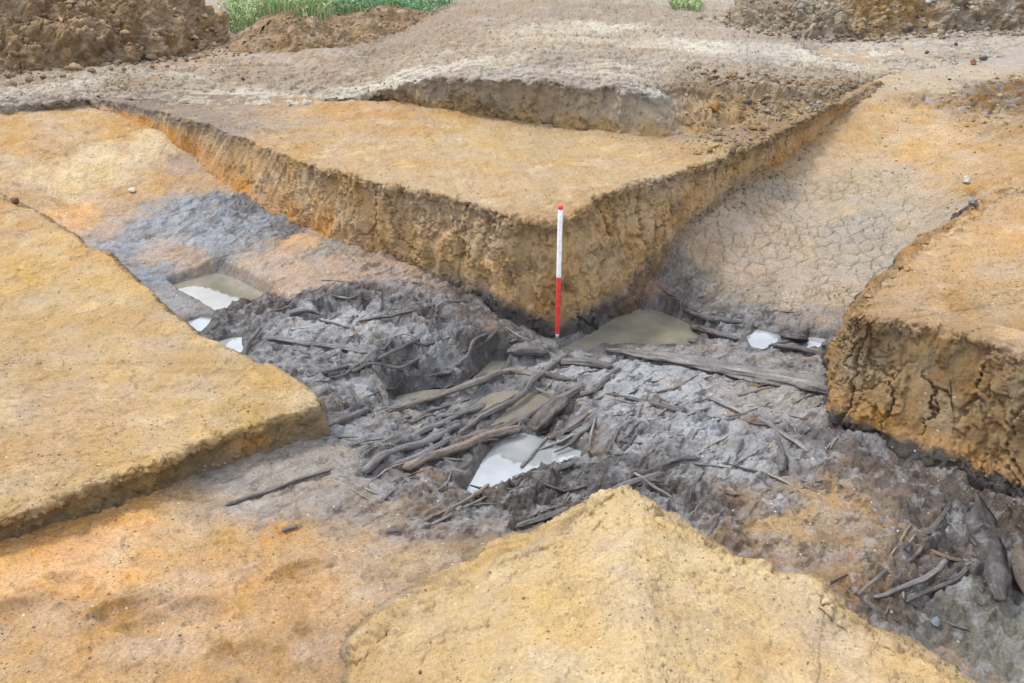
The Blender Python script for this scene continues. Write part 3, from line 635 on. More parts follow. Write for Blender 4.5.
UC = [(px, py, z, c) for px, py, z, c in [
 (0,100,1.0,(170,158,142)),(60,98,1.0,(160,146,130)),(0,90,1.05,RD),(100,88,1.05,RD),(60,80,1.08,RP),(20,75,1.1,RB),(120,75,1.1,RB),(180,70,1.1,RD),(200,90,1.05,RD),(150,95,1.,(166,148,128)),(260,92,1.05,(196,180,156)),(300,80,1.15,RP),(240,75,1.1,RP),(330,95,1.05,(196,178,150)),
 (250,55,1.2,RB),(300,60,1.2,(174,160,142)),(200,55,1.1,RB),(350,50,1.25,RB),(380,30,1.25,(152,134,114)),(420,20,1.25,(158,140,120)),(450,40,1.25,RB),(380,65,1.2,RP),(420,70,1.2,RP),(450,55,1.25,RD),(500,60,1.3,RD),(460,65,1.25,RP),(520,70,1.3,(178,166,150)),(560,40,1.3,(196,180,152)),(540,30,1.3,RD),(600,45,1.3,RD),(560,60,1.3,(164,148,130)),(620,70,1.28,RP),(660,60,1.25,(180,168,150)),
 (620,55,1.28,(160,144,126)),(620,25,1.28,RP),(680,25,1.25,(190,178,162)),(500,20,1.3,(166,148,128)),(560,15,1.3,(160,142,122)),(600,5,1.3,(160,144,124)),(660,8,1.3,(164,148,128)),(480,5,1.3,(164,146,124)),(300,30,1.2,(150,130,110)),(230,40,1.2,(150,132,112)),(650,40,1.25,(198,184,160)),(700,45,1.2,RP),
 (720,75,1.15,RD),(760,60,1.15,(178,166,152)),(800,70,1.1,RD),(820,50,1.1,RP),(860,60,1.05,RP),(760,40,1.15,(190,178,162)),(800,35,1.15,(172,160,146)),(900,50,1.05,RP),(880,70,1.02,(184,168,144)),(960,55,1.0,(178,164,146)),(940,45,1.05,(190,178,162)),(1010,48,1.0,(180,168,152)),(1020,36,1.05,(184,172,156)),(880,38,1.1,(186,174,158)),(780,82,1.1,(182,170,152)),(1100,50,1.,RD),
 (450,85,1.2,(172,158,142)),(550,85,1.28,(168,152,134)),(620,92,1.25,(170,156,140)),(500,78,1.28,(178,166,150)),(640,100,1.2,(196,188,178)),(690,92,1.2,(150,126,96)),(740,92,1.15,(160,134,98)),(800,92,1.1,(164,138,102)),(840,88,1.05,(170,146,112)),
]]
def prep(L): 
    p = np.array([world_at(a, b, z)[:2] for a, b, z, c in L]); v = np.array([C(*c) for *_, c in L]); return p, v
TC = [(a, b, z, tuple(q * (.905 if z >= .85 and b < 230 else .94 if z > .62 else .975 if z > .47 and b > 450 else .93) * (.985 if i_ == 1 else 1.) for i_, q in enumerate(c))) for a, b, z, c in TC]
_tp, _tv = prep(TC); _up, _uv = prep(UC); _uv = _uv * .88

def top_colour(x, y, upper=False, seed=0):
    wx = x + .16 * fbm2(x, y, 1.6, 4, seed=seed + 3); wy = y + .16 * fbm2(x, y, 1.6, 4, seed=seed + 31)
    if upper: wx = wx + .25 * fbm2(x * .35, y, 1.8, 4, seed=91)
    c = shep(wx, wy, *( (_up, _uv) if upper else (_tp, _tv)), e=.18)
    n = fbm2(x, y, 7 if not upper else 2.2, 5, .62, seed=seed + 70)
    st = (sst(.15, .6, n) * (.3 if upper else .5))[..., None]; c = c * (1 - st) + c * np.array([.80, .78, .76]) * st
    n = fbm2(x * (.4 if upper else 1), y, 4, 5, .6, seed=seed + 80)
    tgt = C(208, 198, 182) if upper else C(220, 188, 134)
    st = (sst(.15, .6, n) * (.25 if upper else .4))[..., None]; c = c * (1 - st) + tgt * st
    if not upper:
        n = fbm2(x, y, 1.7, 4, .6, seed=seed + 95); st = (sst(.1, .6, n) * .4)[..., None]
        c = c * (1 - st) + C(178, 152, 120) * st
    return c

def resample(rim, base, ds):
    """same number of samples along the matched rim and base lines"""
    r, b = [], []
    for i in range(len(rim) - 1):
        L = max(np.linalg.norm(rim[i+1] - rim[i]), np.linalg.norm(base[i+1] - base[i]))
        d = ds if (abs(rim[i][0]) < 5.2 and rim[i][1] > 1.5) or (abs(rim[i+1][0]) < 5.2 and rim[i+1][1] > 1.5) else ds * 6
        n = max(2, int(L / d)); t = np.linspace(0, 1, n, endpoint=False)[:, None]
        r.append(rim[i] * (1 - t) + rim[i+1] * t); b.append(base[i] * (1 - t) + base[i+1] * t)
    r = np.vstack(r + [rim[-1:]]); b = np.vstack(b + [base[-1:]])
    k = np.ones(9) / 9
    def sm(a): return np.stack([np.convolve(np.pad(a[:, i], 4, mode='edge'), k, 'valid') for i in range(3)], 1)
    return sm(r), sm(b)

def loft(name, pairs, inner, wallcol, ds=.009, nw=95, nt=260, tgrow=2.0, topamp=.012, wallamp=1.0, edge=.03, upper=False, crack=1.0, crackmask=None, seed=0,
         below=.16, mat=None, rnd=9, **props):
    P2 = lambda q: world_at(*q[1:]) if q[0] == 'p' else np.array(q[1:], float)
    rim = np.array([P2(a) for a, b in pairs]); base = np.array([P2(b) for a, b in pairs])
    rim, base = resample(rim, base, ds)
    n = len(rim)
    # fraction along the rim -> inner line
    inn = np.array(inner, float); s = np.r_[0, np.cumsum(np.linalg.norm(np.diff(rim[:, :2], axis=0), axis=1))]
    f = s / s[-1]; fi = np.linspace(0, 1, len(inn)); I = np.stack([np.interp(f, fi, inn[:, k]) for k in range(3)], 1)
    # ragged rim: bites and little bays along the edge
    out = (base - rim)[:, :2]; tg = np.gradient(rim[:, :2], axis=0); tg /= np.linalg.norm(tg, axis=1)[:, None] + 1e-9
    nrm = np.stack([tg[:, 1], -tg[:, 0]], 1); ic = I[:, :2] - rim[:, :2]; sg = np.where((nrm * ic).sum(1) > 0, -1, 1)[:, None]; nrm = nrm * sg
    rag = edge * (fbm2(s, s * 0, 2.2, 5, .62, seed=seed + 5) - .9 * np.clip(fbm2(s, s * 0 + 9, 7, 2, seed=seed + 15) - .25, 0, 1))
    rim = rim.copy(); rim[:, :2] += nrm * rag[:, None]; rim[:, 2] += .3 * edge * fbm2(s, s * 0 + 3, 3, 3, seed=seed + 25)
    base = base.copy(); base[:, :2] += nrm * (.5 * edge * fbm2(s, s * 0 + 7, 2, 3, seed=seed + 35))[:, None]
    nb = max(3, int(below / .02)); bt = np.linspace(1, 0, nb, endpoint=False)
    rows = [base - np.array([0, 0, below]) * b_ for b_ in bt]; kind = [0.] * nb
    t = np.linspace(0, 1, nw, endpoint=False)
    for a in t: rows.append(base * (1 - a) + rim * a)
    u = (np.exp(tgrow * np.linspace(0, 1, nt)) - 1) / (math.exp(tgrow) - 1)
    for a in u:
        q = rim * (1 - a) + I * a; rows.append(q)
    P = np.stack(rows)                                   # rows x n x 3
    W = np.r_[np.zeros(nb), t, np.ones(nt)]              # wall fraction
    U = np.r_[np.zeros(nb + nw), u]
    # rounded shoulder
    k = np.ones(rnd) / rnd; hw = rnd // 2
    lo, hi = nb + nw - 3 * rnd, nb + nw + 3 * rnd
    seg = P[lo - hw:hi + hw].copy()
    P[lo:hi] = sum(seg[i:i + hi - lo] * k[i] for i in range(rnd))
    topmask = sst(0, 1, (np.arange(len(rows)) - (nb + nw - 4)) / 10.)[:, None] * np.ones((1, n))
    # large form of the top
    x, y = P[..., 0], P[..., 1]
    P[..., 2] += topmask * (topamp * 1.6 * fbm2(x, y, 1.3, 3, seed=seed + 1) + topamp * fbm2(x, y, 5, 4, .6, seed=seed + 2))
    # normals of the broad shape
    du = np.gradient(P, axis=0); dv = np.gradient(P, axis=1); N = np.cross(du, dv); N /= np.linalg.norm(N, axis=-1)[..., None] + 1e-12
    mid = N[(nb + nw + min(nt - 1, 40)), n // 2]
    if mid[2] < 0: N = -N
    S = np.broadcast_to(s, P.shape[:2]); Z = P[..., 2]
    wm = 1 - topmask
    wamp = np.broadcast_to(wallamp(s / s[-1]) if callable(wallamp) else wallamp, s.shape)[None, :]
    tzw = fbm3(P, 5, 5, .62, seed=seed + 90, st=(1, 1, .55)); tzs = fbm3(P, 13, 4, .65, seed=seed + 93, st=(1, 1, .5))
    d = wm * wamp * (.016 * sst(-.04, .04, tzw) + .002 * sst(-.06, .06, tzs) + .012 * sst(-.03, .03, tzw - .25) - .015 + .022 * fbm3(P, 3.5, 3, seed=seed) + .005 * fbm3(P, 11, 2, .5, seed=seed + 4, st=(1, 1, .6)) + .002 * fbm3(P, 34, 2, seed=seed + 7)
                        + .008 * fbm3(P, 14, 2, seed=seed + 8, st=(1, 1, .12)))
    # crumbly shoulder
    hz = Z - np.broadcast_to(base[:, 2], Z.shape); hh = np.maximum((rim - base)[:, 2], .02); dep = np.broadcast_to(rim[:, 2], Z.shape) - Z
    sh = np.exp(-(dep / .06) ** 2) * wm + np.exp(-(U[:, None] * 60) ** 2) * topmask * .6
    crumb = fbm3(P, 16, 4, .65, seed=seed + 40)
    d = d + sh * wamp * (.020 * crumb + .024 * sst(-.05, .05, fbm3(P, 9, 4, .6, seed=seed + 55)) - .05 * np.clip(fbm3(P, 5, 3, seed=seed + 50) - .1, 0, 1))
    # shrinkage cracks: tall cells on the face
    if crack > 0:
        wx = S + .05 * fbm3(P, 6, 3, seed=seed + 60); wz = Z + .05 * fbm3(P, 6, 3, seed=seed + 61)
        wx = wx + .03 * fbm3(P, 17, 3, .65, seed=seed + 66); wz = wz + .03 * fbm3(P, 17, 3, .65, seed=seed + 67)
        e1 = voro_edge(wx * 7.0, wz * 2.2, seed + 1); e2 = voro_edge(wx * 14, wz * 9.5, seed + 5)
        fade_ = sst(0, .12, hh)[None]
        m1 = sst(-.15, .3, fbm2(S, Z, 1.6, 2, seed=seed + 62)); m2 = sst(-.05, .35, fbm2(S, Z, 2.4, 2, seed=seed + 63))
        if crackmask is not None: cm = crackmask(S / s[-1]); m1 = m1 * cm; m2 = m2 * cm
        cw = .5 + .9 * np.clip(fbm2(S, Z, 3.1, 2, seed=seed + 69) + .4, 0, 1)
        ck = (1 - sst(.0, .105 * cw, e1)) * m1 + .35 * (1 - sst(.0, .15, e2)) * m2
        d = d - crack * .044 * np.clip(ck, 0, 1.1) * (wm * .95 + .0) * fade_
        tk = (1 - sst(.0, .035, voro_edge(x * 1.9 + .3 * fbm2(x, y, 3, 4, seed=seed + 3), y * 1.9 + .3 * fbm2(x, y, 3, 4, seed=seed + 33), seed))) * sst(.1, .3, fbm2(x, y, 1.1, 2, seed=seed + 64))
        d = d - .004 * tk * topmask
    if upper:
        wx_ = x + .4 * fbm2(x, y, .5, 2, seed=401); wy_ = y + .25 * fbm2(x, y, .6, 2, seed=402)
        bx_ = wx_ * .97 + wy_ * .24; by_ = -wx_ * .24 + wy_ * .97
        rut = ridge2(bx_ * .10, by_, 2.3, 3, .6, seed=403); rough_ = sst(-.05, .3, fbm2(bx_ * .18, by_, 1.3, 3, .6, seed=404))
        d = d + topmask * sst(0, .02, U)[:, None] ** .5 * (.045 * (rut - .4) + rough_ * (.010 * fbm2(x * .6, y, 7, 5, .7, seed=405) + .004 * sst(-.05, .05, fbm2(x * .6, y, 11, 4, .65, seed=406))))
    tk_ = .4 if upper else 1.
    d = d + tk_ * topmask * (.007 * sst(-.05, .05, fbm2(x, y, 3.5, 5, .6, seed=seed + 71)) + .004 * sst(-.03, .03, fbm2(x, y, 13, 4, .65, seed=seed + 72)) * sst(-.1, .3, fbm2(x, y, 1.5, 2, seed=seed + 73)) + .0045 * fbm2(x, y, 20, 4, .62, seed=seed + 65) + .006 * ridge2(x * .6, y, 7, 4, .6, seed=seed + 75) * sst(-.1, .4, fbm2(x, y, 2, 2, seed=seed + 76)) - .016 * np.clip(fbm2(x, y, 8, 4, .6, seed=seed + 67) - .35, 0, 1) + .010 * np.clip(fbm2(x, y, 30, 2, seed=seed + 68) - .45, 0, 1))
    fl = np.ones_like(d); fl[-1] = 0
    P = P + N * (d * fl)[..., None]
    tc_ = top_colour(P[..., 0], P[..., 1], upper, seed)
    if upper: k_ = (rough_ * .55 * topmask)[..., None]; tc_ = tc_ * (1 - k_) + C(150, 128, 104) * k_
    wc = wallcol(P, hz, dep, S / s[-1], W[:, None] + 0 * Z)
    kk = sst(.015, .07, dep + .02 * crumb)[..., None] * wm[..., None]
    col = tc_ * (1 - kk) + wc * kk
    me = grid_mesh(name, P, np.clip(col, .01, 1), np.zeros(P.shape[:2]))
    me.polygons.foreach_get
    # outward facing winding
    pn = np.array(me.polygons[(nb + nw + 30) * (n - 1) + n // 2].normal)
    if pn[2] < 0: me.flip_normals()
    return link(name, me, mat or M_top, **props)

def mixc(a, b, t): return a * (1 - t[..., None]) + b * t[..., None]

def wall_A(P, hz, dep, f, w):
    n = fbm3(P, 5, 4, .6, seed=3); n2 = fbm3(P, 2, 3, seed=8, st=(1, 1, 2.5))
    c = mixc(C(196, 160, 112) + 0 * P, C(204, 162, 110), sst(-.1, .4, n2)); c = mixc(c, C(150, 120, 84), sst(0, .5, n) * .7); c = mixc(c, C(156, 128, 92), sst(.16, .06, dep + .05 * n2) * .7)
    c = mixc(c, C(196, 168, 122), sst(.1, .5, fbm3(P, 9, 3, seed=14)) * .35)
    c = mixc(c, C(204, 148, 84), sst(.24, .05, hz + .05 * n) * sst(.42, .3, f))      # iron stained foot in the left arm
    c = mixc(c, C(150, 138, 122), sst(.10, .02, dep) * sst(.2, .12, f))               # grey topsoil at the far left end
    ctr = sst(.38, .47, f) * sst(.72, .62, f)
    c = mixc(c, C(122, 112, 100), sst(.20, .07, hz + .09 * n) * ctr)                 # gleyed band at the foot
    c = mixc(c, C(88, 82, 78), sst(.11, .05, hz + .07 * n) * ctr)
    c = mixc(c, C(134, 138, 134), sst(.16, .08, hz + .03 * n) * sst(.62, .66, f) * sst(.80, .74, f) * .8)
    c = mixc(c, C(196, 144, 84), sst(.3, .16, hz + .05 * n) * sst(.14, .1, hz) * sst(.56, .62, f) * .35)
    return c
def wall_L(P, hz, dep, f, w):
    n = fbm3(P, 6, 4, .6, seed=23)
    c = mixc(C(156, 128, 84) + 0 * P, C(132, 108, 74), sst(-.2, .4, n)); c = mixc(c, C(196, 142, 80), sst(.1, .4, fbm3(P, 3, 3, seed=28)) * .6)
    return mixc(c, C(138, 120, 92), sst(.1, .02, hz) * .8)
def wall_R(P, hz, dep, f, w):
    n = fbm3(P, 5, 4, .6, seed=33)
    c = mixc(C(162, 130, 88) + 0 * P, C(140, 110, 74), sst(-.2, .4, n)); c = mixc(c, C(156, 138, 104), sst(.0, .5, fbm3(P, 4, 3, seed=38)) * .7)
    c = mixc(c, C(186, 136, 76), sst(.24, .1, hz + .05 * n) * .7)
    return mixc(c, C(84, 78, 72), sst(.09, .05, hz + .07 * n))
def wall_F(P, hz, dep, f, w):
    n = fbm3(P, 6, 4, .6, seed=43)
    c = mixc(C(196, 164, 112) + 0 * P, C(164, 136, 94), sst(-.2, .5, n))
    return mixc(c, C(128, 110, 90), sst(.12, .03, hz))
def wall_U(P, hz, dep, f, w):
    n = fbm3(P, 5, 4, .6, seed=53)
    c = mixc(C(172, 152, 124) + 0 * P, C(154, 138, 118), sst(-.2, .4, n))
    c = mixc(c, C(176, 146, 98), sst(.2, .05, hz + .08 * n))
    c = mixc(c, C(160, 150, 136), sst(.12, .03, dep + .05 * n))
    return mixc(c, C(164, 134, 94), sst(1.2, 1.5, P[..., 0] + .2 * n) * .85)

A_pairs = [(('p',)+a, ('p',)+b) for a, b in [
 ((60,92,1.02),(70,96,.96)),((85,97,1.0),(97,108,.92)),((120,103,.99),(131,120,.86)),((165,115,.96),(162,137,.77)),((205,124,.95),(190,158,.62)),((249,140,.92),(218,184,.50)),((283,157,.90),(262,208,.44)),
 ((312,166,.90),(300,224,.41)),((340,173,.90),(336,243,.36)),((385,183,.89),(388,260,.30)),((431,192,.89),(436,282,.25)),((475,205,.87),(484,306,.17)),((515,216,.86),(520,326,.07)),((542,221,.85),(545,336,.02)),((560,222,.85),(560,341,-.01)),
 ((580,213,.86),(585,330,.0)),((599,199,.87),(610,314,.03)),((640,184,.88),(640,290,.10)),((677,171,.89),(672,255,.26)),((700,165,.89),(692,231,.39)),((750,151,.90),(722,203,.51)),((790,127,.93),(790,155,.63)),((830,106,.96),(832,120,.81)),((865,89,1.0),(868,95,.97)),((880,80,1.02),(884,84,.98))]]
A_in = [(-3.2, 9.5, .99), (-2, 9.5, .965), (-1.2, 9.5, .93), (0, 9.45, .9), (1.5, 9.4, .9), (3.3, 9.9, .93)]
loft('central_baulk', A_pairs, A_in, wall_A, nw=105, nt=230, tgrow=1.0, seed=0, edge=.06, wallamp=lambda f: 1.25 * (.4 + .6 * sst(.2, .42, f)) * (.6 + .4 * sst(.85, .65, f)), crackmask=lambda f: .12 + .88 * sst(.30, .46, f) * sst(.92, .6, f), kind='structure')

L_pairs = [(('w',-11,9.,.9),('w',-11,9.3,.7)),(('w',-6,7.6,.72),('w',-6,7.8,.5))] + [(('p',)+a, ('p',)+b) for a, b in [
 ((-120,185,.70),(-115,178,.6)),((0,196,.66),(4,190,.56)),((8,201,.64),(16,196,.52)),((44,218,.58),(47,216,.42)),((77,238,.53),(80,236,.33)),((86,248,.50),(89,247,.30)),((111,253,.49),(114,252,.22)),((145,290,.42),(149,290,.16)),((168,311,.40),(172,311,.12)),
 ((199,335,.38),(203,335,.1)),((222,345,.37),(226,345,.08)),((252,362,.36),(256,362,.06)),((273,367,.35),(277,367,.05)),((303,385,.33),(308,386,.05)),((317,395,.32),(327,405,.06)),((319,405,.31),(331,437,.08)),
 ((266,421,.32),(262,457,.11)),((195,446,.33),(200,477,.13)),((124,475,.33),(124,507,.15)),((58,500,.33),(60,528,.16)),((0,521,.33),(0,549,.17)),((-200,590,.34),(-200,625,.18))]] + [(('w',-3.6,1.,.4),('w',-3.4,.9,.1)),(('w',-9,-2.,.5),('w',-9,-2.2,.1))]
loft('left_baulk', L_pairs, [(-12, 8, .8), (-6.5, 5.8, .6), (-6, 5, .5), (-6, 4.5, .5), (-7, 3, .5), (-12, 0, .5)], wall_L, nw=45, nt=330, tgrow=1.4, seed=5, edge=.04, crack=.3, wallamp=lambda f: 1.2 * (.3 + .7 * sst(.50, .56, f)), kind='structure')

R_pairs = [(('w',10,8.5,1.),('w',10,8.7,.9)),(('w',4.6,7.2,.93),('w',4.6,7.3,.85))] + [(('p',)+a, ('p',)+b) for a, b in [
 ((1012,194,.84),(1008,190,.78)),((985,204,.80),(976,200,.66)),((967,220,.76),(952,216,.50)),((936,242,.73),(918,238,.36)),((896,274,.71),(876,276,.2)),((866,304,.70),(842,318,.1)),((853,319,.69),(824,360,.07)),((858,320.5,.688),(822,412,.07)),
 ((874,321.5,.685),(836,428,.07)),((897,323.5,.68),(875,443,.05)),((940,326,.68),(950,474,.0)),((987,340,.68),(990,486,-.04)),((1024,358,.68),(1030,500,-.06)),((1150,410,.68),(1150,545,-.08))]] + [(('w',5.5,2.6,.7),('w',5.4,2.3,0)),(('w',10,1.,.7),('w',10,.8,0))]
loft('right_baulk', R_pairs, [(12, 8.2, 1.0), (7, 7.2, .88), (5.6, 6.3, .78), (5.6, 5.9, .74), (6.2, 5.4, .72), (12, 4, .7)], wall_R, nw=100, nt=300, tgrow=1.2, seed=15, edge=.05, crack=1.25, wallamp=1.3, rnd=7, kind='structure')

F_pairs = [(('w',-1.2,-6,.35),('w',-1.5,-6,.1)),(('w',-.75,.6,.3),('w',-1.0,.7,.1)),(('w',-.55,1.9,.29),('w',-.75,2.0,.12))] + [(('p',)+a, ('p',)+b) for a, b in [
 ((352,683,.29),(330,672,.16)),((363,657,.31),(340,640,.13)),((388,627,.34),(362,606,.11)),((437,603,.38),(410,578,.08)),((487,583,.42),(462,556,.06)),((500,564,.45),(482,540,.04)),((540,546,.49),(526,528,.03)),((567,536,.51),(560,512,.02)),
 ((588,509,.55),(592,504,-.04)),((606,494,.58),(612,494,-.06)),((622,489,.60),(628,492,-.06)),((640,497,.60),(652,502,-.05)),((670,526,.58),(684,520,.0)),((700,541,.57),(710,537,.0)),((727,561,.57),(738,556,.0)),((777,579,.57),(786,571,-.02)),((812,587,.57),(826,580,-.05)),
 ((833,611,.55),(846,606,-.1)),((870,634,.55),(884,629,-.15)),((917,658,.55),(930,652,-.2)),((953,684,.55),(968,678,-.24)),((1020,740,.55),(1035,730,-.25))]] + [(('w',1.9,.9,.55),('w',2.2,1.0,-.3)),(('w',2.3,-1,.6),('w',2.7,-1,-.3)),(('w',3,-6,.6),('w',3.4,-6,-.3))]
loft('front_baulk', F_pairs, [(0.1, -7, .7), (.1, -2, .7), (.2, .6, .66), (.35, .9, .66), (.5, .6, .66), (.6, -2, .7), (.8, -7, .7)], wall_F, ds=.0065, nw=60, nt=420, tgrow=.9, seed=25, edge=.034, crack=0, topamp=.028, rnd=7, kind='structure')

U_pairs = [(('w',-60,10.5,1.0),('w',-60,10.4,.9)),(('w',-12,10.,1.0),('w',-12,9.9,.85))] + [(('p',)+a, ('p',)+b) for a, b in [
 ((-200,112,1.0),(-200,126,.88)),((0,105,1.0),(0,122,.86)),((50,102,1.0),(52,116,.87)),((81,99,1.0),(85,110,.88)),((100,97,1.0),(104,99,.88)),((150,101,.975),(152,106,.86)),((200,106,.962),(200,114,.84)),((250,108,.952),(250,117,.84)),((300,105,.952),(300,112,.84)),((350,97,.97),(350,106,.86)),((380,90,1.03),(385,105,.86)),
 ((405,82,1.12),(405,107,.87)),((431,78,1.20),(425,110,.88)),((480,79,1.26),(480,118,.88)),((542,81,1.29),(542,126,.88)),((592,85,1.28),(592,134,.87)),((630,90,1.26),(643,141,.87)),((650,95,1.22),(672,141,.86)),((690,88,1.20),(705,143,.86)),((780,86,1.12),(765,136,.87)),((850,85,1.03),(832,106,.9)),
 ((868,82,.978),(868,90,.88)),((882,76,.975),(882,84,.88)),((959,64,.985),(959,72,.88)),((1024,55,.99),(1024,62,.88)),((1150,45,1.),(1150,52,.88))]] + [(('w',14,11.5,1.),('w',14,11.4,.85)),(('w',60,12,1.),('w',60,11.9,.85))]
loft('upper_ground', U_pairs, [(-500, 500, 1.3), (-200, 500, 1.3), (0, 500, 1.3), (200, 500, 1.3), (500, 500, 1.3)], wall_U, ds=.012, nw=36, nt=900, tgrow=8.3, topamp=.02, seed=35, edge=.045, upper=True, crack=.35, wallamp=lambda f: 1.5,
     mat=M_road, kind='structure')

# ------------------------------------------------------------------ clods and stones
def rock_mesh(name, seed, col, sub=3, rough=.35, squash=.7, wet=0.):
    import bmesh
    bm = bmesh.new(); bmesh.ops.create_icosphere(bm, subdivisions=sub, radius=1)
    co = np.array([v.co[:] for v in bm.verts])
    # facets: cut with random planes, then crumble
    rs = np.random.RandomState(seed)
    for _ in range(16):
        d = rs.randn(3); d /= np.linalg.norm(d); h = .45 + .35 * rs.rand(); q = co @ d
        co = co - np.clip(q - h, 0, 9)[:, None] * d * .9
    co = co * (1 + rough * fbm3(co, 1.5, 4, .6, seed=seed * 3.1))[:, None]
    co = co * np.array([1, .6 + .35 * rs.rand(), squash])
    for v, c in zip(bm.verts, co): v.co = c
    me = bpy.data.meshes.new(name); bm.to_mesh(me); bm.free()
    me.polygons.foreach_set('use_smooth', np.zeros(len(me.polygons), bool))
    c = np.array(C(*col)) * (1 + .25 * fbm3(co, 2.5, 3, seed=seed))[:, None]
    put_attr(me, c, wet); return me
M_stone = soil_material('stone_and_clod', .9, .2, .8)

def place_rock(name, px, py, z, wpx, col, label, cat, group=None, seed=1, me=None, rough=.3):
    p = world_at(px, py, z) if z is not None else hit(px, py)
    if z is None: p[2] = ground_z(p[0], p[1])
    d = p[1] * cp + (H - p[2]) * sp; r = wpx * .5 * d / FPX
    if me is None: me = rock_mesh(name, seed, col, rough=rough)
    if not me.materials: me.materials.append(M_stone)
    o = bpy.data.objects.new(name, me); COL.objects.link(o)
    o.location = (p[0], p[1], p[2] + r * .3); o.scale = (r, r, r); o.rotation_euler = (0, 0, random.uniform(0, 6.28))
    o['label'] = label; o['category'] = cat
    if group: o['group'] = group
    return o

STONES = [
 ('stone', 305,445,None,6,(182,162,140),'small rounded pale stone at the foot of the left baulk corner'),
 ('stone', 936,622,None,15,(140,148,162),'blue-grey stone stuck in the grey hollow at lower right'),
 ('stone', 902,50,1.06,6,(190,140,84),'orange stone on the pale trampled ground below the far right heap'),
 ('stone', 927,53,1.05,6,(96,94,96),'dark stone just right of the orange stone on the trampled ground'),
 ('stone', 956,45,1.05,6,(90,92,100),'dark bluish stone nearest the far right heap'),
 ('stone', 973,64,1.0,9,(150,104,74),'reddish brown clod left of the largest grey stone at upper right'),
 ('stone', 983,60,1.0,10,(120,118,118),'largest grey stone on the trampled ground at upper right'),
 ('stone', 949,80,1.0,5,(96,86,76),'lone dark stone above the crumbly orange bank at upper right'),
 ('stone', 744,105,1.03,19,(104,98,98),'large dark grey slab among rubble behind the central baulk'),
 ('stone', 815,108,.97,11,(124,120,120),'grey stone in the rubble near the right end of the central baulk'),
 ('clod', 715,110,1.05,18,(150,116,72),'brown clod left of the large dark grey slab'),
 ('stone', 973,205,.8,14,(140,136,130),'flat grey stone on the rim where the right baulk begins'),
 ('stone', 966,182,.76,14,(196,184,162),'flat pale stone on orange clay above the right baulk rim'),
 ('clod', 243,80,1.12,6,(110,96,84),'small dark clod alone on the pale ground left of centre'),
 ('stone', 420,78,1.2,5,(186,190,196),'small pale stone on the left end of the raised grey bank'),
 ('stone', 132,192,None,10,(224,212,186),'cream stone on orange clay left of the bluish mud'),
 ('stone', 524,599,.56,6,(140,112,78),'small brown pebble on the middle of the front baulk'),
 ('stone', 420,673,.48,6,(110,96,80),'small dark pebble low on the front baulk'),
 ('clod', 15,202,.62,12,(130,104,74),'brown clod on the far edge of the left baulk'),
 ('clod', 289,217,None,10,(130,124,96),'olive clod at the foot of the wall by the bluish mud'),
 ('clod', 163,243,1.1,6,(110,96,84),None),
]
STONES = [s for s in STONES if s[-1]]
for k, (nm, px, py, z, w, col, lab) in enumerate(STONES):
    place_rock(nm, px, py, z, w, col, lab, 'clod' if nm == 'clod' else 'stone', seed=k + 3)

# crumbs as loose ground cover ------------------------------------------------
def bvh_of(name):
    from mathutils.bvhtree import BVHTree
    dg = bpy.context.evaluated_depsgraph_get(); return BVHTree.FromObject(bpy.data.objects[name], dg)
bpy.context.view_layer.update()
trees = {n: bvh_of(n) for n in ('ground', 'central_baulk', 'left_baulk', 'right_baulk', 'front_baulk', 'upper_ground')}
from mathutils import Vector
def surf_z(x, y):
    best = None
    for t in trees.values():
        h = t.ray_cast(Vector((x, y, 5)), Vector((0, 0, -1)))
        if h[0] is not None and (best is None or h[0].z > best): best = h[0].z
    return best if best is not None else 0

_unit = []
def crumb_unit(seed):
    me = rock_mesh('tmp', seed, (150, 130, 100), sub=2, rough=.5, squash=.6)
    v = np.array([p.co[:] for p in me.vertices]); f = np.array([p.vertices[:] for p in me.polygons]); bpy.data.meshes.remove(me); return v, f
_unit = [crumb_unit(s) for s in range(60, 68)]
def scatter(name, items, label=None, sub_wet=0.):
    """items: (x,y,z,r,col). Uncountable crumbs as one object"""
    V, Fs, Cs = [], [], []; off = 0
    for x, y, z, r, c in items:
        v, f = random.choice(_unit); a = random.uniform(0, 6.28); ca, sa = math.cos(a), math.sin(a)
        tl = random.uniform(-.6, .6)
        q = v.copy(); q = np.stack([q[:, 0], q[:, 1] * math.cos(tl) - q[:, 2] * math.sin(tl), q[:, 1] * math.sin(tl) + q[:, 2] * math.cos(tl)], 1)
        q = np.stack([q[:, 0] * ca - q[:, 1] * sa, q[:, 0] * sa + q[:, 1] * ca, q[:, 2]], 1) * r
        V.append(q + np.array([x, y, z + r * .25])); Fs.append(f + off); Cs.append(np.broadcast_to(np.array(c) * random.uniform(.8, 1.2), q.shape)); off += len(q)
    V = np.vstack(V); Fs = np.vstack(Fs); Cs = np.vstack(Cs)
    me = bpy.data.meshes.new(name); me.vertices.add(len(V)); me.vertices.foreach_set('co', V.astype(np.float32).ravel())
    me.loops.add(Fs.size); me.loops.foreach_set('vertex_index', Fs.astype(np.int32).ravel()); me.polygons.add(len(Fs))
    me.polygons.foreach_set('loop_start', np.arange(0, Fs.size, 3, dtype=np.int32)); me.update(calc_edges=True)
    put_attr(me, Cs, sub_wet)
    return link(name, me, M_stone, kind='stuff')

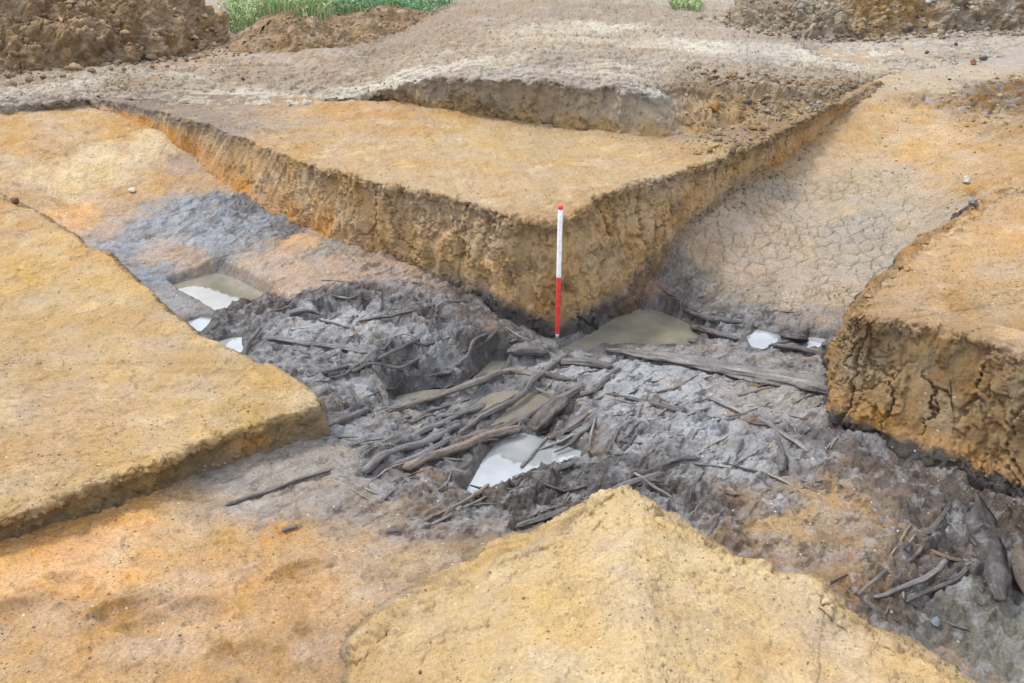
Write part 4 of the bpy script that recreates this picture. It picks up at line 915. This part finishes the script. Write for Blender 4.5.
def region(poly, z, n):
    """random spots inside an area"""
    w = np.array([world_at(a, b, z)[:2] for a, b in poly]); lo, hi = w.min(0), w.max(0); out = []
    while len(out) < n:
        q = lo + RS.rand(400, 2) * (hi - lo); s = sdist(q[:, 0], q[:, 1], w) < 0; out += list(q[s])
    return out[:n]
def crumbs(name, specs):
    it = []
    for poly, z, n, r0, r1, cols in specs:
        for x, y in region(poly, z, n):
            r = r0 * (r1 / r0) ** (random.random() ** 2.2)
            it.append((x, y, surf_z(x, y), r, C(*random.choice(cols))))
    scatter(name, it)
brn = [(166,136,100),(150,122,90),(180,150,112),(138,114,88)]
gry = [(162,146,126),(146,130,112),(178,164,144),(134,118,100)]
org = [(190,152,100),(170,134,88),(206,172,122),(150,120,84)]
crumbs('soil_crumbs', [
 ([(680,88),(860,86),(800,118),(745,146),(690,142)], 1.0, 1500, .005, .050, brn + brn + gry[:2]),
 ([(560,118),(690,128),(760,146),(640,150)], .92, 200, .004, .014, org),
 ([(930,95),(1024,75),(1100,90),(1100,125),(960,125)], .95, 450, .006, .035, org[1:]),
 ([(870,95),(1000,80),(1024,190),(850,150)], .85, 500, .004, .016, org + brn),
 ([(0,530),(150,500),(400,540),(480,560),(330,683),(0,683)], .18, 900, .002, .007, org + brn),
 ([(350,683),(440,610),(560,550),(621,500),(700,550),(820,600),(950,683)], .56, 500, .0015, .006, org + brn),
 ([(0,200),(80,240),(320,400),(0,520)], .42, 700, .002, .008, org + brn),
 ([(120,450),(330,400),(330,445),(0,560),(0,520)], .18, 700, .002, .009, org + gry),
 ([(860,320),(1024,200),(1024,360)], .7, 500, .002, .009, org + brn),
 ([(260,140),(560,215),(750,145),(430,115),(300,115)], .9, 600, .002, .009, org + brn),
 ([(820,420),(1024,490),(1024,520),(830,450)], .0, 350, .003, .012, brn + gry),
 ([(330,430),(600,400),(820,400),(900,480),(700,540),(480,540)], .04, 1300, .002, .008, gry + [(90,80,74)]),
 ([(650,280),(850,300),(850,340),(690,320)], .1, 500, .003, .012, gry),
 ([(260,300),(500,290),(500,340),(340,400)], .2, 500, .002, .009, gry),
 ([(700,540),(860,500),(960,560),(860,600),(780,570)], .0, 500, .002, .008, org + gry),
 ([(180,120),(260,145),(520,320),(440,280),(200,170)], .5, 300, .003, .012, org),
 ([(100,85),(400,60),(650,70),(640,90),(400,80),(100,97)], 1.15, 500, .003, .014, gry),
 ([(250,60),(450,20),(700,5),(700,50),(400,70)], 1.25, 1200, .004, .02, gry + brn),
 ([(0,90),(0,70),(250,50),(330,60),(100,85)], 1.1, 900, .004, .02, gry + brn),
 ([(690,60),(1024,40),(1024,50),(860,80),(700,80)], 1.1, 350, .004, .013, gry + brn),
])

# ------------------------------------------------------------------ spoil heaps
def heap(name, foot, hgt, col_fn, label, seed, zb=1.0):
    """foot: closed outline in plan; rises to an uneven crest"""
    foot = np.array(foot, float); q = smooth_line(np.vstack([foot, foot[:1]]), 800)[:-1]; c = q.mean(0)
    nr = 420; u = np.linspace(0, 1, nr)
    P = np.zeros((nr, len(q), 3))
    P[..., :2] = q[None] * (1 - u[:, None, None]) + c * u[:, None, None]
    x, y = P[..., 0], P[..., 1]
    prof = 1 - (1 - np.clip(u * 1.75, 0, 1)) ** 1.5
    P[..., 2] = zb - .3 + (hgt + .3) * prof[:, None] * (1 + .22 * fbm2(x, y, .9, 3, seed=seed))
    m = sst(0, .05, u)[:, None] * sst(0, .1, 1 - u)[:, None] * min(1, hgt * 2 + .25)
    N = np.cross(np.gradient(P, axis=0), np.gradient(P, axis=1)); N /= np.linalg.norm(N, axis=-1)[..., None] + 1e-9
    N = N * np.sign(N[..., 2:3].mean())
    bil = lambda sc, sd: np.abs(pn3(P[..., 0] * sc + sd, P[..., 1] * sc, P[..., 2] * sc + seed)) - .25
    big = fbm3(P, 1.3, 3, seed=seed + 3)
    P = P + N * (m * (.22 * big + .20 * bil(2.6, 3) + .13 * bil(6, 7) * (1 + big) + .075 * bil(13, 9) + .04 * bil(27, 11)))[..., None]
    me = grid_mesh(name, P, col_fn(P), np.zeros(P.shape[:2]))
    if me.polygons[nr // 2 * 799].normal.z < 0: me.flip_normals()
    o = link(name, me, M_stone); o['label'] = label; o['category'] = 'spoil heap'
    trees[name + str(seed)] = None; del trees[name + str(seed)]
    from mathutils.bvhtree import BVHTree
    dg = bpy.context.evaluated_depsgraph_get(); bpy.context.view_layer.update(); trees[o.name] = BVHTree.FromObject(o, bpy.context.evaluated_depsgraph_get())
    return o
def wxy(px, py, z): return tuple(world_at(px, py, z)[:2])
def hc1(P):
    n = fbm3(P, 2, 4, .6, seed=61); n2 = fbm3(P, 6, 3, seed=65)
    c = mixc(C(164, 134, 98) + 0 * P, C(140, 112, 82), sst(-.2, .4, n)); return np.clip(mixc(c, C(180, 154, 120), sst(.1, .6, n2)), .01, 1)
def hc2(P):
    n = fbm3(P, 1.2, 4, .6, seed=71); n2 = fbm3(P, 5, 3, seed=75)
    c = mixc(C(168, 150, 126) + 0 * P, C(150, 128, 100), sst(-.2, .4, n2))
    xx = P[..., 0]; c = mixc(c, C(178, 142, 94), sst(4.0, 4.4, xx + .3 * n) * sst(5.6, 5.0, xx + .3 * n)); 
    return np.clip(mixc(c, C(190, 180, 162), sst(.2, .6, n2) * .8), .01, 1)
heap('spoil_heap', [wxy(-60,76,1.05), wxy(20,71,1.07), wxy(80,63,1.08), wxy(140,56,1.1), wxy(196,46,1.12), wxy(225,32,1.15), (-3.4,13.2), (-4.6,14.2), (-8,14.5), (-9.5,12), (-8,10)], .95, hc1,
     'tall brown heap of lumpy dug soil at the upper left corner', 41, 1.05)
heap('spoil_heap', [wxy(205,47,1.14), wxy(260,40,1.18), wxy(330,28,1.22), wxy(420,12,1.25), wxy(455,3,1.25), wxy(420,-4,1.25), wxy(350,-3,1.25), wxy(270,6,1.2), wxy(215,22,1.2)], .10, hc1,
     'low brown ridge of churned soil in front of the green plants', 51, 1.15)
heap('spoil_heap', [wxy(690,14,1.15), wxy(712,24,1.12), wxy(780,33,1.08), wxy(860,35,1.06), wxy(940,32,1.04), wxy(1040,31,1.02), wxy(1200,30,1.), (10.5,14.5), (8,17), (4.5,16.5), (2.8,15)], .75, hc2,
     'grey and orange heap of rubble at the upper right corner', 61, 1.0)
# lumps on and at the foot of the heaps
def heap_clods(name, specs):
    it = []
    for poly, n, r0, r1, cols in specs:
        w = np.array(poly); lo, hi = w.min(0), w.max(0); c = 0
        while c < n:
            x, y = lo + RS.rand(2) * (hi - lo)
            if sdist(np.array([x]), np.array([y]), w)[0] > 0: continue
            c += 1; r = r0 * (r1 / r0) ** (random.random() ** 2); it.append((x, y, surf_z(x, y), r, C(*random.choice(cols))))
    scatter(name, it)
heap_clods('loose_clods', [
 ([wxy(-40,76,1.05), wxy(60,68,1.07), wxy(196,49,1.12), wxy(225,30,1.15), (-3.2,12.6), (-5,13), (-7.5,12), (-7,9.6)], 1500, .010, .085, brn),
 ([wxy(0,76,1.05), wxy(100,64,1.08), wxy(330,30,1.2), wxy(450,8,1.25), wxy(440,2,1.25), wxy(320,18,1.2), wxy(190,40,1.12), wxy(0,62,1.05)], 900, .008, .04, brn + gry[:1]),
 ([wxy(690,20,1.12), wxy(730,32,1.1), wxy(860,38,1.06), wxy(1024,34,1.03), wxy(1100,33,1.02), (7.4,13.5), (4,14), (2.7,14.2)], 800, .012, .06, gry + gry + brn[:2]),
 ([wxy(745,34,1.1), wxy(800,37,1.08), wxy(1024,34,1.03), wxy(1024,27,1.05), wxy(860,27,1.08), wxy(760,26,1.1)], 350, .02, .07, gry),
])
for k, (px, py, w, lab) in enumerate([(884,8,26,'big rounded brown boulder of clay on the grey and orange heap'), (800,14,14,'grey block in the left half of the far right heap'), (925,12,16,'whitish block right of the clay boulder on the far right heap')]):
    p = world_at(px, py, 1.25); cc = [(150,112,66), (150,142,130), (206,198,184)][k]
    o = place_rock('boulder', px, py, 1.25, w, cc, lab, 'boulder', seed=90 + k); 
    x, y = o.location[:2]; o.location.z = surf_z(x, y) + .03
# countable big lumps at the foot of the left heap
lm = [rock_mesh('clod', 200 + i, (146, 116, 82), rough=.35) for i in range(4)]
for k, (px, py, w) in enumerate([(10,67,13),(25,62,11),(40,57,9),(8,48,12),(60,60,8),(90,56,10),(108,52,8),(122,57,7),(72,45,9),(30,40,11),(50,30,9),(150,52,7),(20,22,12),(95,20,10),(130,40,8),(5,30,9),(85,38,8),(165,48,6)]):
    yy = 9.6 + (70 - py) * .03 + abs(px) * .004
    d = yy * cp + 1.7 * sp; x = (px - 512) / FPX * d; z = surf_z(x, yy)
    me = lm[k % 4]
    if not me.materials: me.materials.append(M_stone)
    o = bpy.data.objects.new('clod', me); COL.objects.link(o); r = w * .5 * d / FPX; o.scale = (r, r, r); o.location = (x, yy, z + r * .3); o.rotation_euler = (random.uniform(-.4, .4), 0, random.uniform(0, 6.28))
    o['label'] = 'brown earth clod on the slope of the tall upper left heap'; o['category'] = 'clod'; o['group'] = 'clods on the upper left heap'

# ------------------------------------------------------------------ green plants beyond
def grass_clump(name, poly, n, h0, h1, cols, z=1.2):
    V, Q, Cc = [], [], []; pts = region(poly, z, n) if isinstance(poly[0][0], int) else None
    off = 0
    for x, y in pts:
        zz = surf_z(x, y); h = random.uniform(h0, h1); a = random.uniform(0, 6.28); w = random.uniform(.004, .011)
        bx, by = math.cos(a) * w, math.sin(a) * w; lx, ly = random.gauss(0, .24) * h * 2, random.gauss(0, .24) * h * 2; c = np.array(C(*random.choice(cols))) * random.uniform(.75, 1.25)
        for k in range(5):
            t = k / 4; ww = 1 - t * .9; V += [(x + lx * t * t - bx * ww, y + ly * t * t - by * ww, zz + h * (t - .15 * t * t)), (x + lx * t * t + bx * ww, y + ly * t * t + by * ww, zz + h * (t - .15 * t * t))]
            Cc += [c, c]
        for k in range(4): Q.append((off + 2 * k, off + 2 * k + 1, off + 2 * k + 3, off + 2 * k + 2))
        off += 10
        # side leaves
        for _ in range(3):
            t = random.uniform(.3, .95); s = random.uniform(.02, .05); b = random.uniform(0, 6.28); px_, py_, pz = x + lx * t * t, y + ly * t * t, zz + h * t
            dx, dy = math.cos(b) * s, math.sin(b) * s; V += [(px_, py_, pz), (px_ + dx * .5 - dy * .25, py_ + dy * .5 + dx * .25, pz + s * .5), (px_ + dx, py_ + dy, pz + s * .5), (px_ + dx * .5 + dy * .25, py_ + dy * .5 - dx * .25, pz + s * .3)]
            Cc += [c] * 4; Q.append((off, off + 1, off + 2, off + 3)); off += 4
    me = bpy.data.meshes.new(name); me.from_pydata(V, [], Q); me.update(); put_attr(me, np.array(Cc), 0.)
    return link(name, me, M_leaf, kind='stuff')
M_leaf, _nt, _b = newmat('leaf'); _a = _nt.nodes.new('ShaderNodeAttribute'); _a.attribute_name = 'col'
_nt.links.new(_a.outputs['Color'], _b.inputs['Base Color']); _b.inputs['Roughness'].default_value = .7
g1 = [(150,190,112),(178,204,124),(128,172,112),(200,212,150),(176,176,120)]; g2 = [(116,164,116),(132,176,130),(100,150,104)]
grass_clump('tall_grass', [(228,16),(262,18),(300,24),(332,20),(335,-10),(330,-25),(230,-22)], 5200, .16, .42, g1)
grass_clump('weeds', [(330,14),(370,8),(452,2),(455,-18),(335,-22)], 3000, .08, .26, g2 + g1[:1], 1.25)
grass_clump('weeds', [(184,24),(196,26),(194,20),(186,18)], 90, .06, .13, g2, 1.2)
grass_clump('weeds', [(672,6),(700,8),(702,-4),(670,-4)], 500, .05, .16, g1, 1.2)

# ------------------------------------------------------------------ ranging pole
root = bpy.data.objects.new('ranging_pole', None); COL.objects.link(root)
foot = world_at(557, 344, -.0); topp = world_at(560.5, 205, 1.0)
# keep it one metre long and leaning lightly on the corner
root.location = foot
dirv = topp - foot; Lp = np.linalg.norm(dirv); q = Vector(dirv).to_track_quat('Z', 'Y'); root.rotation_mode = 'QUATERNION'; root.rotation_quaternion = q
root['label'] = 'thin red and white ranging pole with steel point standing against the baulk corner'; root['category'] = 'ranging pole'
def lathe(name, prof, mat, seg=24):
    V = [(r * math.cos(2 * math.pi * k / seg), r * math.sin(2 * math.pi * k / seg), z) for r, z in prof for k in range(seg)]
    Fc = [(i * seg + k, i * seg + (k + 1) % seg, (i + 1) * seg + (k + 1) % seg, (i + 1) * seg + k) for i in range(len(prof) - 1) for k in range(seg)]
    Fc += [tuple(range(seg))[::-1], tuple((len(prof) - 1) * seg + k for k in range(seg))]
    me = bpy.data.meshes.new(name); me.from_pydata(V, [], Fc); me.update()
    for p in me.polygons: p.use_smooth = len(p.vertices) == 4
    return link(name, me, mat, root)
M_red = plain('red_paint', (.62, .045, .035), .5, 0, .3); M_whi = plain('white_paint', (.82, .82, .8), .5, 0, .22); M_steel = plain('steel', (.36, .35, .32), .5, .6, .3)
r = .0155
lathe('steel_point', [(.001, -.01), (.011, .05), (.0135, .085)], M_steel)
lathe('red_section', [(r * .95, .085), (r, .09), (r, .50), (r * .98, .5025)], M_red)
lathe('white_section', [(r * .98, .5028), (r, .505), (r, Lp - .03), (r * .98, Lp - .028)], M_whi)
lathe('end_cap', [(r * 1.05, Lp - .0275), (r * 1.1, Lp - .026), (r * 1.1, Lp - .004), (r * .8, Lp)], M_red)

# a survey nail with a pale head in the baulk face, as in the photo
# ------------------------------------------------------------------ light and camera
w = bpy.data.worlds.new('World'); scene.world = w; w.use_nodes = True
nt = w.node_tree; bg = nt.nodes['Background']
sky = nt.nodes.new('ShaderNodeTexSky'); sky.sky_type = 'NISHITA'; sky.sun_disc = False
SUN_EL, SUN_AZ = R(58), R(-72)        # azimuth measured from +Y (away from the camera) towards +X
sky.sun_elevation = SUN_EL; sky.sun_rotation = SUN_AZ; sky.air_density = 1.0; sky.dust_density = 5.0; sky.ozone_density = 1.0
hsv = nt.nodes.new('ShaderNodeHueSaturation'); hsv.inputs['Saturation'].default_value = .35
nt.links.new(sky.outputs[0], hsv.inputs['Color'])
# thin cloud cover
tcn = nt.nodes.new('ShaderNodeTexCoord'); cn = nt.nodes.new('ShaderNodeTexNoise'); cn.inputs['Scale'].default_value = 2.2; cn.inputs['Detail'].default_value = 6
nt.links.new(tcn.outputs['Generated'], cn.inputs['Vector'])
mr = nt.nodes.new('ShaderNodeMapRange'); mr.inputs[1].default_value = .3; mr.inputs[2].default_value = .7; mr.inputs[3].default_value = .45; mr.inputs[4].default_value = .8
nt.links.new(cn.outputs[0], mr.inputs[0])
mx = nt.nodes.new('ShaderNodeMix'); mx.data_type = 'RGBA'
cn2 = nt.nodes.new('ShaderNodeTexNoise'); cn2.inputs['Scale'].default_value = 4.5; cn2.inputs['Detail'].default_value = 8
nt.links.new(tcn.outputs['Generated'], cn2.inputs['Vector'])
cr = nt.nodes.new('ShaderNodeValToRGB'); cr.color_ramp.elements[0].position = .38; cr.color_ramp.elements[1].position = .62
cr.color_ramp.elements[0].color = (.60, .70, .86, 1); cr.color_ramp.elements[1].color = (1, 1.04, 1.12, 1)
nt.links.new(cn2.outputs[0], cr.inputs[0])
vs_ = nt.nodes.new('ShaderNodeVectorMath'); vs_.operation = 'SCALE'; vs_.inputs['Scale'].default_value = 13.8
nt.links.new(cr.outputs[0], vs_.inputs[0]); nt.links.new(vs_.outputs[0], mx.inputs[7])
nt.links.new(mr.outputs[0], mx.inputs[0]); nt.links.new(hsv.outputs[0], mx.inputs[6]); nt.links.new(mx.outputs[2], bg.inputs['Color'])
bg.inputs['Strength'].default_value = .13
sl = bpy.data.lights.new('sun', 'SUN'); sl.energy = 2.0; sl.angle = R(10); sl.color = (1, .96, .9)
so = bpy.data.objects.new('sun', sl); COL.objects.link(so)
dv = Vector((math.sin(SUN_AZ) * math.cos(SUN_EL), math.cos(SUN_AZ) * math.cos(SUN_EL), math.sin(SUN_EL)))
so.rotation_euler = dv.to_track_quat('Z', 'Y').to_euler(); so.location = (0, 0, 20)

cam = bpy.data.cameras.new('camera'); co_ = bpy.data.objects.new('camera', cam); COL.objects.link(co_)
co_.location = (0, 0, H); co_.rotation_euler = (R(90) - PITCH, 0, 0)
cam.sensor_width = 36; cam.lens = 36 * FPX / 1024; cam.clip_end = 2000; cam.clip_start = .05
scene.camera = co_
scene.view_settings.view_transform = 'Standard'; scene.view_settings.look = 'None'; scene.view_settings.gamma = 1
scene.view_settings.use_curve_mapping = False; scene.view_settings.exposure = 0.68
